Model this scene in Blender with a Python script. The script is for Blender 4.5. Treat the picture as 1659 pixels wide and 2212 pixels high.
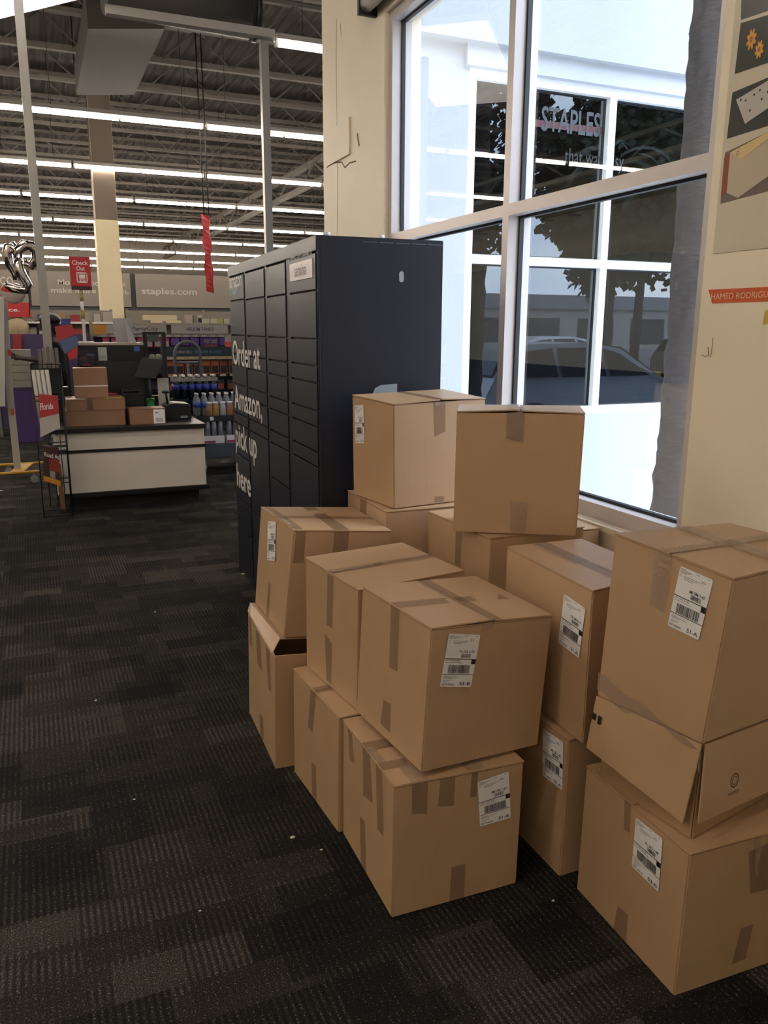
import bpy, bmesh, math, random
from mathutils import Vector, Matrix, noise
random.seed(7)
for o in list(bpy.data.objects): bpy.data.objects.remove(o)
SC = bpy.context.scene
COL = SC.collection
# ------------------------------------------------------------------ camera, world, exposure
F = 1742.5; PITCH = math.radians(12.796); ROLL = math.radians(.255); YAW = math.radians(23.4); CAMZ = 1.6
def cam_axes():
    f = Vector((math.sin(YAW)*math.cos(PITCH), math.cos(YAW)*math.cos(PITCH), -math.sin(PITCH)))
    rt = Vector((math.cos(YAW), -math.sin(YAW), 0)); up = rt.cross(f)
    r2 = rt*math.cos(ROLL)+up*math.sin(ROLL); u2 = -rt*math.sin(ROLL)+up*math.cos(ROLL)
    return r2, u2, f
CR, CU, CF = cam_axes(); CP = Vector((0, 0, CAMZ))
cd = bpy.data.cameras.new('camera'); cam = bpy.data.objects.new('camera', cd); COL.objects.link(cam)
cam.matrix_world = Matrix(((CR.x, CU.x, -CF.x, 0), (CR.y, CU.y, -CF.y, 0), (CR.z, CU.z, -CF.z, CAMZ), (0, 0, 0, 1)))
cd.sensor_fit = 'VERTICAL'; cd.sensor_height = 24; cd.lens = 24*F/2212; cd.clip_start = .05; cd.clip_end = 400
SC.camera = cam
SKY = 5.3; TUBE = 38.0; EXPOSURE = .75
w = bpy.data.worlds.new('world'); SC.world = w; w.use_nodes = True
nt = w.node_tree; bg = nt.nodes['Background']
tc = nt.nodes.new('ShaderNodeTexCoord'); nz = nt.nodes.new('ShaderNodeTexNoise'); nz.inputs['Scale'].default_value = 2.2; nz.inputs['Detail'].default_value = 6
mpg = nt.nodes.new('ShaderNodeMapping'); mpg.inputs['Scale'].default_value = (1, 1, 3.5)
rp = nt.nodes.new('ShaderNodeValToRGB'); rp.color_ramp.elements[0].position = .4; rp.color_ramp.elements[0].color = (.55, .70, .95, 1)
rp.color_ramp.elements[1].position = .62; rp.color_ramp.elements[1].color = (.95, .98, 1, 1)
nt.links.new(tc.outputs['Generated'], mpg.inputs[0]); nt.links.new(mpg.outputs[0], nz.inputs['Vector']); nt.links.new(nz.outputs['Fac'], rp.inputs[0]); nt.links.new(rp.outputs[0], bg.inputs['Color'])
bg.inputs['Strength'].default_value = SKY
SC.view_settings.view_transform = 'Standard'; SC.view_settings.look = 'None'; SC.view_settings.gamma = 1
SC.view_settings.use_curve_mapping = False; SC.view_settings.exposure = EXPOSURE
try: SC.cycles.max_bounces = 10; SC.cycles.diffuse_bounces = 6; SC.cycles.transparent_max_bounces = 24
except Exception: pass

def at(px, py, x=None, y=None, z=None):
    d = CR*((px-829.5)/F)-CU*((py-1106)/F)+CF
    t = (x-CP.x)/d.x if x is not None else ((y-CP.y)/d.y if y is not None else (z-CP.z)/d.z)
    return CP+d*t
# ------------------------------------------------------------------ materials
def lin(c):
    if isinstance(c, str): c = tuple(int(c[i:i+2], 16)/255 for i in (0, 2, 4))
    return tuple(v/12.92 if v <= .04045 else ((v+.055)/1.055)**2.4 for v in c)+(1,)
MATS = {}
def mat(name, color, rough=.6, metal=0., emit=0., alpha=1., noise_amt=0., noise_scale=8., bump=0., bump_scale=60., spec=.5, stretch=(1, 1, 1), coat=0.):
    if name in MATS: return MATS[name]
    m = bpy.data.materials.new(name); m.use_nodes = True; n = m.node_tree; p = n.nodes['Principled BSDF']; L = n.links
    c = lin(color); p.inputs['Base Color'].default_value = c; p.inputs['Roughness'].default_value = rough; p.inputs['Metallic'].default_value = metal
    p.inputs['Alpha'].default_value = alpha; p.inputs['Specular IOR Level'].default_value = spec; p.inputs['Coat Weight'].default_value = coat
    if emit: p.inputs['Emission Color'].default_value = c; p.inputs['Emission Strength'].default_value = emit
    t = n.nodes.new('ShaderNodeTexCoord'); mp = n.nodes.new('ShaderNodeMapping'); mp.inputs['Scale'].default_value = stretch; L.new(t.outputs['Object'], mp.inputs[0])
    if noise_amt:
        z = n.nodes.new('ShaderNodeTexNoise'); z.inputs['Scale'].default_value = noise_scale; z.inputs['Detail'].default_value = 6; L.new(mp.outputs[0], z.inputs['Vector'])
        mx = n.nodes.new('ShaderNodeMix'); mx.data_type = 'RGBA'; mx.inputs['A'].default_value = tuple(v*(1-noise_amt) for v in c[:3])+(1,)
        mx.inputs['B'].default_value = tuple(min(1, v*(1+noise_amt)) for v in c[:3])+(1,); L.new(z.outputs['Fac'], mx.inputs['Factor']); L.new(mx.outputs['Result'], p.inputs['Base Color'])
    if bump:
        z2 = n.nodes.new('ShaderNodeTexNoise'); z2.inputs['Scale'].default_value = bump_scale; z2.inputs['Detail'].default_value = 4; L.new(mp.outputs[0], z2.inputs['Vector'])
        b = n.nodes.new('ShaderNodeBump'); b.inputs['Strength'].default_value = bump; b.inputs['Distance'].default_value = .01; L.new(z2.outputs['Fac'], b.inputs['Height']); L.new(b.outputs[0], p.inputs['Normal'])
    MATS[name] = m; return m
def cardboard(name='cardboard', col='b3926f'):
    m = mat(name, col, .42, noise_amt=.1, noise_scale=5, spec=1.0); n = m.node_tree; L = n.links; p = n.nodes['Principled BSDF']
    t = n.nodes.new('ShaderNodeTexCoord'); mp = n.nodes.new('ShaderNodeMapping'); mp.inputs['Scale'].default_value = (150, 150, 2.0); L.new(t.outputs['Object'], mp.inputs[0])
    a = n.nodes.new('ShaderNodeTexNoise'); a.inputs['Scale'].default_value = 1; a.inputs['Detail'].default_value = 2; L.new(mp.outputs[0], a.inputs['Vector'])
    b = n.nodes.new('ShaderNodeTexNoise'); b.inputs['Scale'].default_value = 3.5; b.inputs['Detail'].default_value = 3; L.new(t.outputs['Object'], b.inputs['Vector'])
    ad = n.nodes.new('ShaderNodeMath'); ad.operation = 'MULTIPLY_ADD'; L.new(b.outputs['Fac'], ad.inputs[0]); ad.inputs[1].default_value = 5; L.new(a.outputs['Fac'], ad.inputs[2])
    bp = n.nodes.new('ShaderNodeBump'); bp.inputs['Strength'].default_value = .2; bp.inputs['Distance'].default_value = .002; L.new(ad.outputs[0], bp.inputs['Height']); L.new(bp.outputs[0], p.inputs['Normal'])
    return m
def tape_mat(name, col, alpha, rough, bstr):
    m = mat(name, col, rough, alpha=alpha, spec=.6); n = m.node_tree; L = n.links; p = n.nodes['Principled BSDF']
    t = n.nodes.new('ShaderNodeTexCoord'); v = n.nodes.new('ShaderNodeTexNoise'); v.inputs['Scale'].default_value = 55; v.inputs['Detail'].default_value = 3; v.inputs['Distortion'].default_value = 1.5
    L.new(t.outputs['Object'], v.inputs['Vector']); b = n.nodes.new('ShaderNodeBump'); b.inputs['Strength'].default_value = bstr; b.inputs['Distance'].default_value = .006
    L.new(v.outputs['Fac'], b.inputs['Height']); L.new(b.outputs[0], p.inputs['Normal']); return m
def pane_mat(name, tint, refl, base):
    m = bpy.data.materials.new(name); m.use_nodes = True; n = m.node_tree; L = n.links; out = n.nodes['Material Output']; n.nodes.remove(n.nodes['Principled BSDF'])
    tr = n.nodes.new('ShaderNodeBsdfTransparent'); tr.inputs[0].default_value = tint; gl = n.nodes.new('ShaderNodeBsdfGlossy'); gl.inputs['Roughness'].default_value = .0; gl.inputs['Color'].default_value = base
    lw = n.nodes.new('ShaderNodeLayerWeight'); lw.inputs[0].default_value = .5; fr = n.nodes.new('ShaderNodeMath'); fr.operation = 'POWER'; fr.inputs[1].default_value = 4.; L.new(lw.outputs['Facing'], fr.inputs[0]); ma = n.nodes.new('ShaderNodeMath'); ma.operation = 'MULTIPLY_ADD'; ma.inputs[1].default_value = .9; ma.inputs[2].default_value = refl+.04; ma.use_clamp = True
    L.new(fr.outputs[0], ma.inputs[0]); mx = n.nodes.new('ShaderNodeMixShader'); L.new(ma.outputs[0], mx.inputs[0]); L.new(tr.outputs[0], mx.inputs[1]); L.new(gl.outputs[0], mx.inputs[2]); L.new(mx.outputs[0], out.inputs[0])
    MATS[name] = m; return m
CARD = cardboard()
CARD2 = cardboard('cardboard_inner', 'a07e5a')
TAPE = tape_mat('packing_tape', '8a6c55', .42, .25, .25)
CLEAR = tape_mat('clear_tape', 'b79f8c', .45, .1, 1.0)
PAPER = mat('label_paper', 'e6e4e2', .45, noise_amt=.02)
INK = mat('ink', '17171b', .5); GREYINK = mat('grey_ink', '77777c', .6)
CREAM = mat('cream_wall', 'eadfc8', .55, noise_amt=.05, noise_scale=2.5, bump=.15, bump_scale=14)
ALU = mat('aluminium_frame', 'c4bdbb', .38, .25, noise_amt=.03)
GASKET = mat('rubber_gasket', '15171c', .5)
STUCCO = mat('white_stucco', 'adb2ba', .85, noise_amt=.04, noise_scale=1.2, bump=.15, bump_scale=40)
WHITEP = mat('white_paint', 'd9d7d3', .5, noise_amt=.03)
BLACK = mat('black_plastic', '121214', .4); DARKM = mat('dark_metal', '2b2c30', .45, .3)
NAVY = mat('locker_navy', '0e1424', .45, .0, noise_amt=.05, bump=.05, bump_scale=300); NAVYD = mat('locker_seam', '0c0e13', .5)
LETTER = mat('white_lettering', 'd8d6d2', .5); BLUE = mat('logo_blue', '4d93c4', .5)
STEEL = mat('trunk_steel', '9a9a9a', .35, .6)
CREAMLAM = mat('cream_laminate', 'cdc3b6', .4, noise_amt=.02)
RED = mat('sign_red', 'b0242c', .45); ORANGE = mat('orange_strip', 'cf5a2a', .5, noise_amt=.06, noise_scale=20)
GREYBANNER = mat('grey_banner', '7f766e', .7, noise_amt=.03); BANNERTXT = mat('banner_letter', 'b8afa4', .6)
TUBEM = mat('fluorescent_tube', 'fff3e3', .4, emit=TUBE); HOUS = mat('fixture_housing', 'b9b3ad', .45, noise_amt=.05)
JOIST = mat('joist_paint', '8f867d', .7, noise_amt=.2, noise_scale=3)
PURPLE = mat('purple_pack', '5b3b86', .45); PURPLED = mat('dark_purple', '3a2a55', .5)
YELLOW = mat('yellow_steel', 'b98a22', .45); SKIN = mat('brown_skin', '3f2720', .5); SHIRT = mat('black_cloth', '121318', .85)
# ------------------------------------------------------------------ mesh builder
class MB:
    def __init__(s): s.v = []; s.f = []; s.m = []; s.mi = 0; s.sm = set()
    def quad(s, a, b, c, d):
        i = len(s.v); s.v += [Vector(a), Vector(b), Vector(c), Vector(d)]; s.f.append((i, i+1, i+2, i+3)); s.m.append(s.mi)
    def hexa(s, P):
        i = len(s.v); s.v += [Vector(p) for p in P]
        for q in ((0, 3, 2, 1), (4, 5, 6, 7), (0, 1, 5, 4), (1, 2, 6, 5), (2, 3, 7, 6), (3, 0, 4, 7)): s.f.append(tuple(i+k for k in q)); s.m.append(s.mi)
    def box(s, x0, y0, z0, x1, y1, z1):
        s.hexa([(x0, y0, z0), (x1, y0, z0), (x1, y1, z0), (x0, y1, z0), (x0, y0, z1), (x1, y0, z1), (x1, y1, z1), (x0, y1, z1)])
    def poly(s, pts):
        i = len(s.v); s.v += [Vector(p) for p in pts]; s.f.append(tuple(range(i, i+len(pts)))); s.m.append(s.mi)
    def prism(s, pts, d):
        n = len(pts); i = len(s.v); d = Vector(d); s.v += [Vector(p) for p in pts]+[Vector(p)+d for p in pts]
        s.f.append(tuple(range(i+n-1, i-1, -1))); s.f.append(tuple(range(i+n, i+2*n))); s.m += [s.mi]*2
        for k in range(n): s.f.append((i+k, i+(k+1) % n, i+n+(k+1) % n, i+n+k)); s.m.append(s.mi)
    def tube(s, pts, r, seg=10, cap=True, closed=False):
        pts = [Vector(p) for p in pts]; n = len(pts); rr = r if isinstance(r, (list, tuple)) else [r]*n; i0 = len(s.v); up = None
        for k in range(n):
            if closed: t = (pts[(k+1) % n]-pts[k-1]).normalized()
            else: t = (pts[min(k+1, n-1)]-pts[max(k-1, 0)]).normalized()
            if up is None: up = Vector((0, 0, 1)) if abs(t.z) < .9 else Vector((1, 0, 0))
            a = t.cross(up).normalized(); b = a.cross(t).normalized(); up = b
            for j in range(seg):
                an = 2*math.pi*j/seg; s.v.append(pts[k]+(a*math.cos(an)+b*math.sin(an))*rr[k])
        for k in range(n if closed else n-1):
            k2 = (k+1) % n
            for j in range(seg):
                s.sm.add(len(s.f)); s.f.append((i0+k*seg+j, i0+k*seg+(j+1) % seg, i0+k2*seg+(j+1) % seg, i0+k2*seg+j)); s.m.append(s.mi)
        if cap and not closed:
            s.f.append(tuple(i0+j for j in range(seg-1, -1, -1))); s.f.append(tuple(i0+(n-1)*seg+j for j in range(seg))); s.m += [s.mi]*2
    def cyl(s, a, b, r, seg=16): s.tube([a, b], r, seg)
    def lathe(s, c, prof, seg=16):
        c = Vector(c); i0 = len(s.v)
        for r, z in prof:
            for j in range(seg): an = 2*math.pi*j/seg; s.v.append(c+Vector((r*math.cos(an), r*math.sin(an), z)))
        for k in range(len(prof)-1):
            for j in range(seg): s.sm.add(len(s.f)); s.f.append((i0+k*seg+j, i0+k*seg+(j+1) % seg, i0+(k+1)*seg+(j+1) % seg, i0+(k+1)*seg+j)); s.m.append(s.mi)
        s.f.append(tuple(i0+j for j in range(seg-1, -1, -1))); s.f.append(tuple(i0+(len(prof)-1)*seg+j for j in range(seg))); s.m += [s.mi]*2
    def ball(s, c, r, seg=12, sc=(1, 1, 1), nz=0.):
        c = Vector(c); i0 = len(s.v); R = seg//2
        for k in range(R+1):
            th = math.pi*k/R
            for j in range(seg):
                an = 2*math.pi*j/seg; d = Vector((math.sin(th)*math.cos(an), math.sin(th)*math.sin(an), math.cos(th)))
                q = 1+nz*noise.noise(d*2+c); s.v.append(c+Vector((d.x*sc[0], d.y*sc[1], d.z*sc[2]))*r*q)
        for k in range(R):
            for j in range(seg): s.sm.add(len(s.f)); s.f.append((i0+k*seg+j, i0+(k+1)*seg+j, i0+(k+1)*seg+(j+1) % seg, i0+k*seg+(j+1) % seg)); s.m.append(s.mi)
    def build(s, name, mats, parent=None, bevel=0., origin=None):
        me = bpy.data.meshes.new(name); mats = mats if isinstance(mats, (list, tuple)) else [mats]
        o0 = Vector(origin) if origin is not None else None
        if parent is not None and o0 is None:
            o0 = Vector((0, 0, 0)); q = parent
            while q is not None: o0 += q.location; q = q.parent
        if o0 is None and s.v:
            xs = [v.x for v in s.v]; ys = [v.y for v in s.v]; zs = [v.z for v in s.v]; o0 = Vector(((min(xs)+max(xs))/2, (min(ys)+max(ys))/2, min(zs)))
        if o0 is None: o0 = Vector((0, 0, 0))
        me.from_pydata([tuple(v-o0) for v in s.v], [], s.f)
        for m in mats: me.materials.append(m)
        me.polygons.foreach_set('material_index', s.m)
        me.polygons.foreach_set('use_smooth', [i in s.sm for i in range(len(s.f))]); me.update()
        if bevel:
            bm = bmesh.new(); bm.from_mesh(me); bmesh.ops.remove_doubles(bm, verts=bm.verts, dist=1e-5)
            bmesh.ops.bevel(bm, geom=list(bm.edges), offset=bevel, segments=2, affect='EDGES', clamp_overlap=True); bm.to_mesh(me); bm.free()
        o = bpy.data.objects.new(name, me); COL.objects.link(o)
        if parent is not None: o.parent = parent
        else: o.location = o0
        return o
def tag(o, label=None, cat=None, group=None, kind=None):
    if label: o['label'] = label
    if cat: o['category'] = cat
    if group: o['group'] = group
    if kind: o['kind'] = kind
    return o
def empty(name, loc, label, cat, group=None):
    o = bpy.data.objects.new(name, None); COL.objects.link(o); o.location = loc; o.empty_display_size = .1; return tag(o, label, cat, group)
def copy_tree(o, parent=None):
    kids = [c for c in o.children if c.name in bpy.data.objects]
    c = o.copy(); COL.objects.link(c); c.parent = parent
    for k in kids: copy_tree(k, c)
    return c
def box(name, x0, y0, z0, x1, y1, z1, m, parent=None, bevel=0.):
    b = MB(); b.box(x0, y0, z0, x1, y1, z1); return b.build(name, m, parent, bevel)
def struct(o): o['kind'] = 'structure'; return o
TXT = {}
def text_mesh(s, bold=False):
    if s in TXT: return TXT[s]
    cu = bpy.data.curves.new('t', 'FONT'); cu.body = s; cu.resolution_u = 3
    if bold: cu.offset = .014
    ob = bpy.data.objects.new('t', cu); COL.objects.link(ob); dg = bpy.context.evaluated_depsgraph_get(); me = bpy.data.meshes.new_from_object(ob.evaluated_get(dg))
    v = [tuple(p.co) for p in me.vertices]; f = [tuple(p.vertices) for p in me.polygons]
    bpy.data.objects.remove(ob); bpy.data.curves.remove(cu); bpy.data.meshes.remove(me)
    x0 = min(p[0] for p in v); x1 = max(p[0] for p in v); y0 = min(p[1] for p in v); y1 = max(p[1] for p in v)
    TXT[s] = ([((p[0]-x0)/(x1-x0), (p[1]-y0)/(y1-y0)) for p in v], f, (x1-x0)/(y1-y0)); return TXT[s]
def put_text(mb, s, fn, x0, y0, x1, y1, bold=False):
    """text filling the rect x0..x1,y0..y1 of the surface fn(x,y)->Vector"""
    v, f, _ = text_mesh(s, bold); i = len(mb.v)
    mb.v += [fn(x0+(x1-x0)*a, y0+(y1-y0)*b) for a, b in v]
    for q in f: mb.f.append(tuple(i+k for k in q)); mb.m.append(mb.mi)
def rect(mb, fn, x0, y0, x1, y1): mb.quad(fn(x0, y0), fn(x1, y0), fn(x1, y1), fn(x0, y1))
# ------------------------------------------------------------------ carpet
def carpet():
    m = bpy.data.materials.new('carpet_tiles'); m.use_nodes = True; n = m.node_tree; L = n.links; p = n.nodes['Principled BSDF']; p.inputs['Roughness'].default_value = .95; p.inputs['Specular IOR Level'].default_value = .15
    t = n.nodes.new('ShaderNodeTexCoord')
    def brick(sc, w_, h_, off, rot=0, shift=0, freq=2):
        mp = n.nodes.new('ShaderNodeMapping'); mp.inputs['Rotation'].default_value = (0, 0, rot); mp.inputs['Location'].default_value = (shift, shift*.7, 0); L.new(t.outputs['Object'], mp.inputs[0])
        b = n.nodes.new('ShaderNodeTexBrick'); b.inputs['Scale'].default_value = sc; b.inputs['Mortar Size'].default_value = 0; b.inputs['Brick Width'].default_value = w_; b.inputs['Row Height'].default_value = h_
        b.offset = off; b.offset_frequency = freq; b.inputs['Color1'].default_value = (0, 0, 0, 1); b.inputs['Color2'].default_value = (1, 1, 1, 1); L.new(mp.outputs[0], b.inputs['Vector']); return b.outputs['Color'], mp
    b1, mp1 = brick(1, .34, .13, .37); b2, _ = brick(1, .24, .25, .61, 0, .13, 3); b3, _ = brick(1, .5, .05, .23, 0, .31)
    def mth(op, a, b=None, c=None):
        q = n.nodes.new('ShaderNodeMath'); q.operation = op
        for i, x in enumerate((a, b, c)):
            if x is None: continue
            if isinstance(x, (int, float)): q.inputs[i].default_value = x
            else: L.new(x, q.inputs[i])
        return q.outputs[0]
    s = mth('ADD', mth('MULTIPLY', b1, .5), mth('ADD', mth('MULTIPLY', b2, .38), mth('MULTIPLY', b3, .12)))
    sp = n.nodes.new('ShaderNodeTexNoise'); sp.inputs['Scale'].default_value = 260; sp.inputs['Detail'].default_value = 2; L.new(t.outputs['Object'], sp.inputs['Vector'])
    wv = n.nodes.new('ShaderNodeTexWave'); wv.bands_direction = 'X'; wv.inputs['Scale'].default_value = 17; wv.inputs['Distortion'].default_value = .6; wv.inputs['Detail'].default_value = 1; L.new(t.outputs['Object'], wv.inputs['Vector'])
    rib = mth('GREATER_THAN', mth('FRACT', mth('MULTIPLY', s, 3.7)), .5)
    ribv = mth('ADD', mth('MULTIPLY', mth('MULTIPLY', mth('SUBTRACT', wv.outputs['Fac'], .5), rib), .34), mth('MULTIPLY', mth('SUBTRACT', sp.outputs['Fac'], .5), 1.7))
    s2 = n.nodes.new('ShaderNodeTexNoise'); s2.inputs['Scale'].default_value = 190; s2.inputs['Detail'].default_value = 1; L.new(t.outputs['Object'], s2.inputs['Vector'])
    spk = mth('MULTIPLY', mth('GREATER_THAN', s2.outputs['Fac'], .64), mth('MULTIPLY', wv.outputs['Fac'], .9))
    v = mth('ADD', mth('ADD', s, ribv), spk)
    r = n.nodes.new('ShaderNodeValToRGB'); L.new(mth('MULTIPLY', v, .6), r.inputs[0]); e = r.color_ramp.elements
    e[0].position = 0; e[0].color = lin('100f0f'); e[1].position = 1.0; e[1].color = lin('78726b')
    for ps_, cl_ in ((.16, '131212'), (.24, '1e1b1a'), (.36, '272421'), (.47, '322e2a')): k = r.color_ramp.elements.new(ps_); k.color = lin(cl_)
    L.new(r.outputs[0], p.inputs['Base Color']); b = n.nodes.new('ShaderNodeBump'); b.inputs['Strength'].default_value = .6; b.inputs['Distance'].default_value = .004; L.new(ribv, b.inputs['Height']); L.new(b.outputs[0], p.inputs['Normal'])
    return m
def deck_mat():
    m = mat('ceiling_deck', '70665f', .8, noise_amt=.15, noise_scale=.6); n = m.node_tree; L = n.links; t = n.nodes.new('ShaderNodeTexCoord'); wv = n.nodes.new('ShaderNodeTexWave'); wv.bands_direction = 'X'; wv.inputs['Scale'].default_value = 1.6
    L.new(t.outputs['Object'], wv.inputs['Vector']); b = n.nodes.new('ShaderNodeBump'); b.inputs['Distance'].default_value = .12; L.new(wv.outputs['Fac'], b.inputs['Height']); L.new(b.outputs[0], n.nodes['Principled BSDF'].inputs['Normal']); return m
# ------------------------------------------------------------------ shell
WX = 2.17; WT = 2.42; ZC = 6.5; YF = 6.2; YO = 6.0
struct(box('floor', -12, -6, -.1, WX, 48, 0, carpet())).data
f2 = struct(box('floor', WX, YF, -.1, 22, 48, 0, MATS.get('x') or bpy.data.materials['carpet_tiles']))
struct(box('ceiling', -12.2, YO, ZC, 22.2, 48, ZC+.15, deck_mat())); struct(box('ceiling', -12.2, -6.2, ZC, WT, YO, ZC+.15, MATS['ceiling_deck']))
struct(box('wall_left', -12.2, -6, 0, -12, 48, ZC, CREAM)); struct(box('wall_back', -12.2, -6.2, 0, WT, -6, ZC, CREAM))
struct(box('wall_far', -12.2, 48, 0, 22.2, 48.2, ZC, mat('far_wall', '8f857a', .7))); struct(box('wall_right_rear', 22, YF, 0, 22.2, 48, ZC, CREAM))
# window wall: opening 1 y 2.245..5.03, opening 2 unseen, added to bring daylight onto the boxes
W1 = (2.235, 5.04, .80, 3.49); W2 = (-4.2, -1.0, .80, 3.49)
b = MB()
for y0, y1, z0, z1 in ((-6, W2[0], 0, ZC), (W2[0], W2[1], 0, W2[2]), (W2[0], W2[1], W2[3], ZC), (W2[1], W1[0], 0, ZC), (W1[0], W1[1], 0, W1[2]), (W1[0], W1[1], W1[3], ZC), (W1[1], YF, 0, ZC)):
    b.box(WX, y0, z0, WT, y1, z1)
b.mi = 1
def crack(pts, wd=.004):
    P = [at(px, py, x=WX-.0015) for px, py in pts]
    for p, q in zip(P[:-1], P[1:]): d = (q-p).normalized(); n_ = Vector((0, -d.z, d.y))*wd; b.quad(p-n_, q-n_, q+n_, p+n_)
crack([(727, 40), (726, 120), (727, 200), (728, 262), (727, 275)], .003); crack([(729, 345), (729, 440), (728, 510)], .003)
crack([(713, 292), (720, 285), (733, 279), (742, 268), (752, 258)], .004); crack([(706, 362), (718, 352), (738, 350), (745, 362), (755, 352), (769, 348)], .005); crack([(772, 288), (773, 300), (776, 316)], .009)
crack([(735, 50), (737, 80)], .003)
struct(b.build('wall_right', [CREAM, mat('crack_grey', '6e6557', .9)]))  # wall cracks drawn as thin darker strips
# facade that runs off at right angles (its outer face looks back towards the camera)
FW = [(3.3, 5.98), (7.2, 11.2)]
b = MB(); SZ0, SZ1 = .86, 3.47
for x0, x1, z0, z1 in ((WT, 22, SZ1+.1, ZC+.8), (WT, 22, 0, SZ0), (WT, FW[0][0], SZ0, SZ1+.1), (FW[0][1], FW[1][0], SZ0, SZ1+.1), (FW[1][1], 22, SZ0, SZ1+.1)): b.box(x0, YO, z0-.2*(z0 == 0), x1, YF, z1)
b.box(WT-.25, YO, -.2, WT, YF-.001, ZC+.8) if False else None
struct(b.build('wall_facade', STUCCO))
struct(box('trim_1', WT, YO-.12, 3.72, 22, YO, ZC+.8, STUCCO))
# ledge / reveal above the outer windows
b = MB()
for x0, x1 in FW: b.box(x0-.05, YO-.05, SZ1+.1, x1+.05, YO, SZ1+.25)
struct(b.build('trim_2', mat('grey_reveal', 'b4b8c2', .7)))
struct(box('trim_3', WT-.001, -6, -.2, WT+.03, YO, .0, STUCCO))
# outside ground
struct(box('ground', WT, -70, -.25, 70, YO, -.15, mat('pale_concrete', 'd8d8d6', .9, noise_amt=.05, noise_scale=.8)))
struct(box('ground', 5.6, -70, -.151, 70, .0, -.14, mat('asphalt', '6f7075', .9, noise_amt=.12, noise_scale=.6)))
# ------------------------------------------------------------------ windows
PANE = pane_mat('window_glass', (.96, .98, .98, 1), .02, (1, 1, 1, 1)); FPANE = pane_mat('tinted_store_glass', (.30, .34, .40, 1), .035, (.82, .9, 1, 1))
def window(n, axis, a0, a1, z0, z1, c0, depth, mull, trans, gm, fw=.055, rail=.065):
    """frame in the plane axis (x or y constant), running a0..a1"""
    def bb(mb, p0, p1, q0, q1, d0, d1):
        if axis == 'x': mb.box(d0, p0, q0, d1, p1, q1)
        else: mb.box(p0, d0, q0, p1, d1, q1)
    fr = MB(); c1 = c0+depth; g = c0+depth*.55
    bars = [(a0, a0+fw, z0, z1), (a1-fw, a1, z0, z1), (a0+fw, a1-fw, z0, z0+rail), (a0+fw, a1-fw, z1-fw, z1)]+[(m-fw/2, m+fw/2, z0+rail, z1-fw) for m in mull]
    ed = [a0+fw]+[e for m in mull for e in (m-fw/2, m+fw/2)]+[a1-fw]
    for i in range(0, len(ed), 2): bars.append((ed[i], ed[i+1], trans-fw/2, trans+fw/2))
    for p0, p1, q0, q1 in bars: bb(fr, p0, p1, q0, q1, c0, c1)
    fo = fr.build('window_'+n, ALU if gm is PANE else mat('white_frame', 'e8ebef', .45)); struct(fo)
    for i in range(0, len(ed), 2):
        for q0, q1 in ((z0+rail, trans-fw/2), (trans+fw/2, z1-fw)):
            gk = MB(); e = .012
            for p in ((ed[i], ed[i]+e, q0, q1), (ed[i+1]-e, ed[i+1], q0, q1), (ed[i]+e, ed[i+1]-e, q0, q0+e), (ed[i]+e, ed[i+1]-e, q1-e, q1)): bb(gk, *p, g-.012, g+.012)
            gk.build('gasket', GASKET, fo)
            pn = MB(); bb(pn, ed[i]+.004, ed[i+1]-.004, q0+.004, q1-.004, g-.002, g+.002)
            if axis == 'x': pn = MB(); pn.quad((g, ed[i]+.003, q0+.003), (g, ed[i+1]-.003, q0+.003), (g, ed[i+1]-.003, q1-.003), (g, ed[i]+.003, q1-.003))
            else: pn = MB(); pn.quad((ed[i]+.003, g, q0+.003), (ed[i+1]-.003, g, q0+.003), (ed[i+1]-.003, g, q1-.003), (ed[i]+.003, g, q1-.003))
            pn.build('pane', gm, fo)
    return fo
win1 = window('1', 'x', W1[0], W1[1], W1[2], W1[3], 2.2, .13, [3.60], 2.168, PANE)
win2_added = window('2', 'x', W2[0], W2[1], W2[2], W2[3], 2.2, .13, [-2.6], 2.168, PANE)  # out of view, added and sized for the daylight it lets in
win3 = window('3', 'y', FW[0][0], FW[0][1], SZ0, SZ1+.1, YO+.01, .12, [4.69], 2.16, FPANE, .07)
win4 = window('4', 'y', FW[1][0], FW[1][1], SZ0, SZ1+.1, YO+.01, .12, [9.2], 2.16, FPANE, .07)
# ledge under window 1 and roller shade rod over it
struct(box('trim_4', WX-.02, W1[0]-.05, W1[2]-.03, WX+.03, W1[1]+.05, W1[2]-.004, CREAM))
b = MB(); b.cyl((2.1, 2.2, 3.56), (2.1, 5.16, 3.56), .045, 20); t = empty('roller_shade', (2.1, 3.7, 3.5), 'rolled-up grey roller shade mounted over the big window', 'window shade')
b.build('rolled_fabric', mat('shade_grey', '9c968f', .7), t)
b = MB(); b.mi = 0; b.box(2.05, 5.16, 3.5, WX, 5.19, 3.62); b.box(2.05, 2.17, 3.5, WX, 2.2, 3.62); b.build('bracket', DARKM, t)
p0 = at(713, 275, x=WX); p1 = at(757, 272, x=WX); p2 = at(756, 338, x=WX); p3 = at(714, 353, x=WX)
b = MB(); b.box(WX-.012, min(p1.y, p2.y), (p2.z+p3.z)/2, WX, max(p0.y, p3.y), (p1.z+p0.z)/2+.02); tag(b.build('wall_plate', CREAM, bevel=.002), 'painted-over rectangular cover plate high on the cream pier beside the window', 'cover plate')
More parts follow.
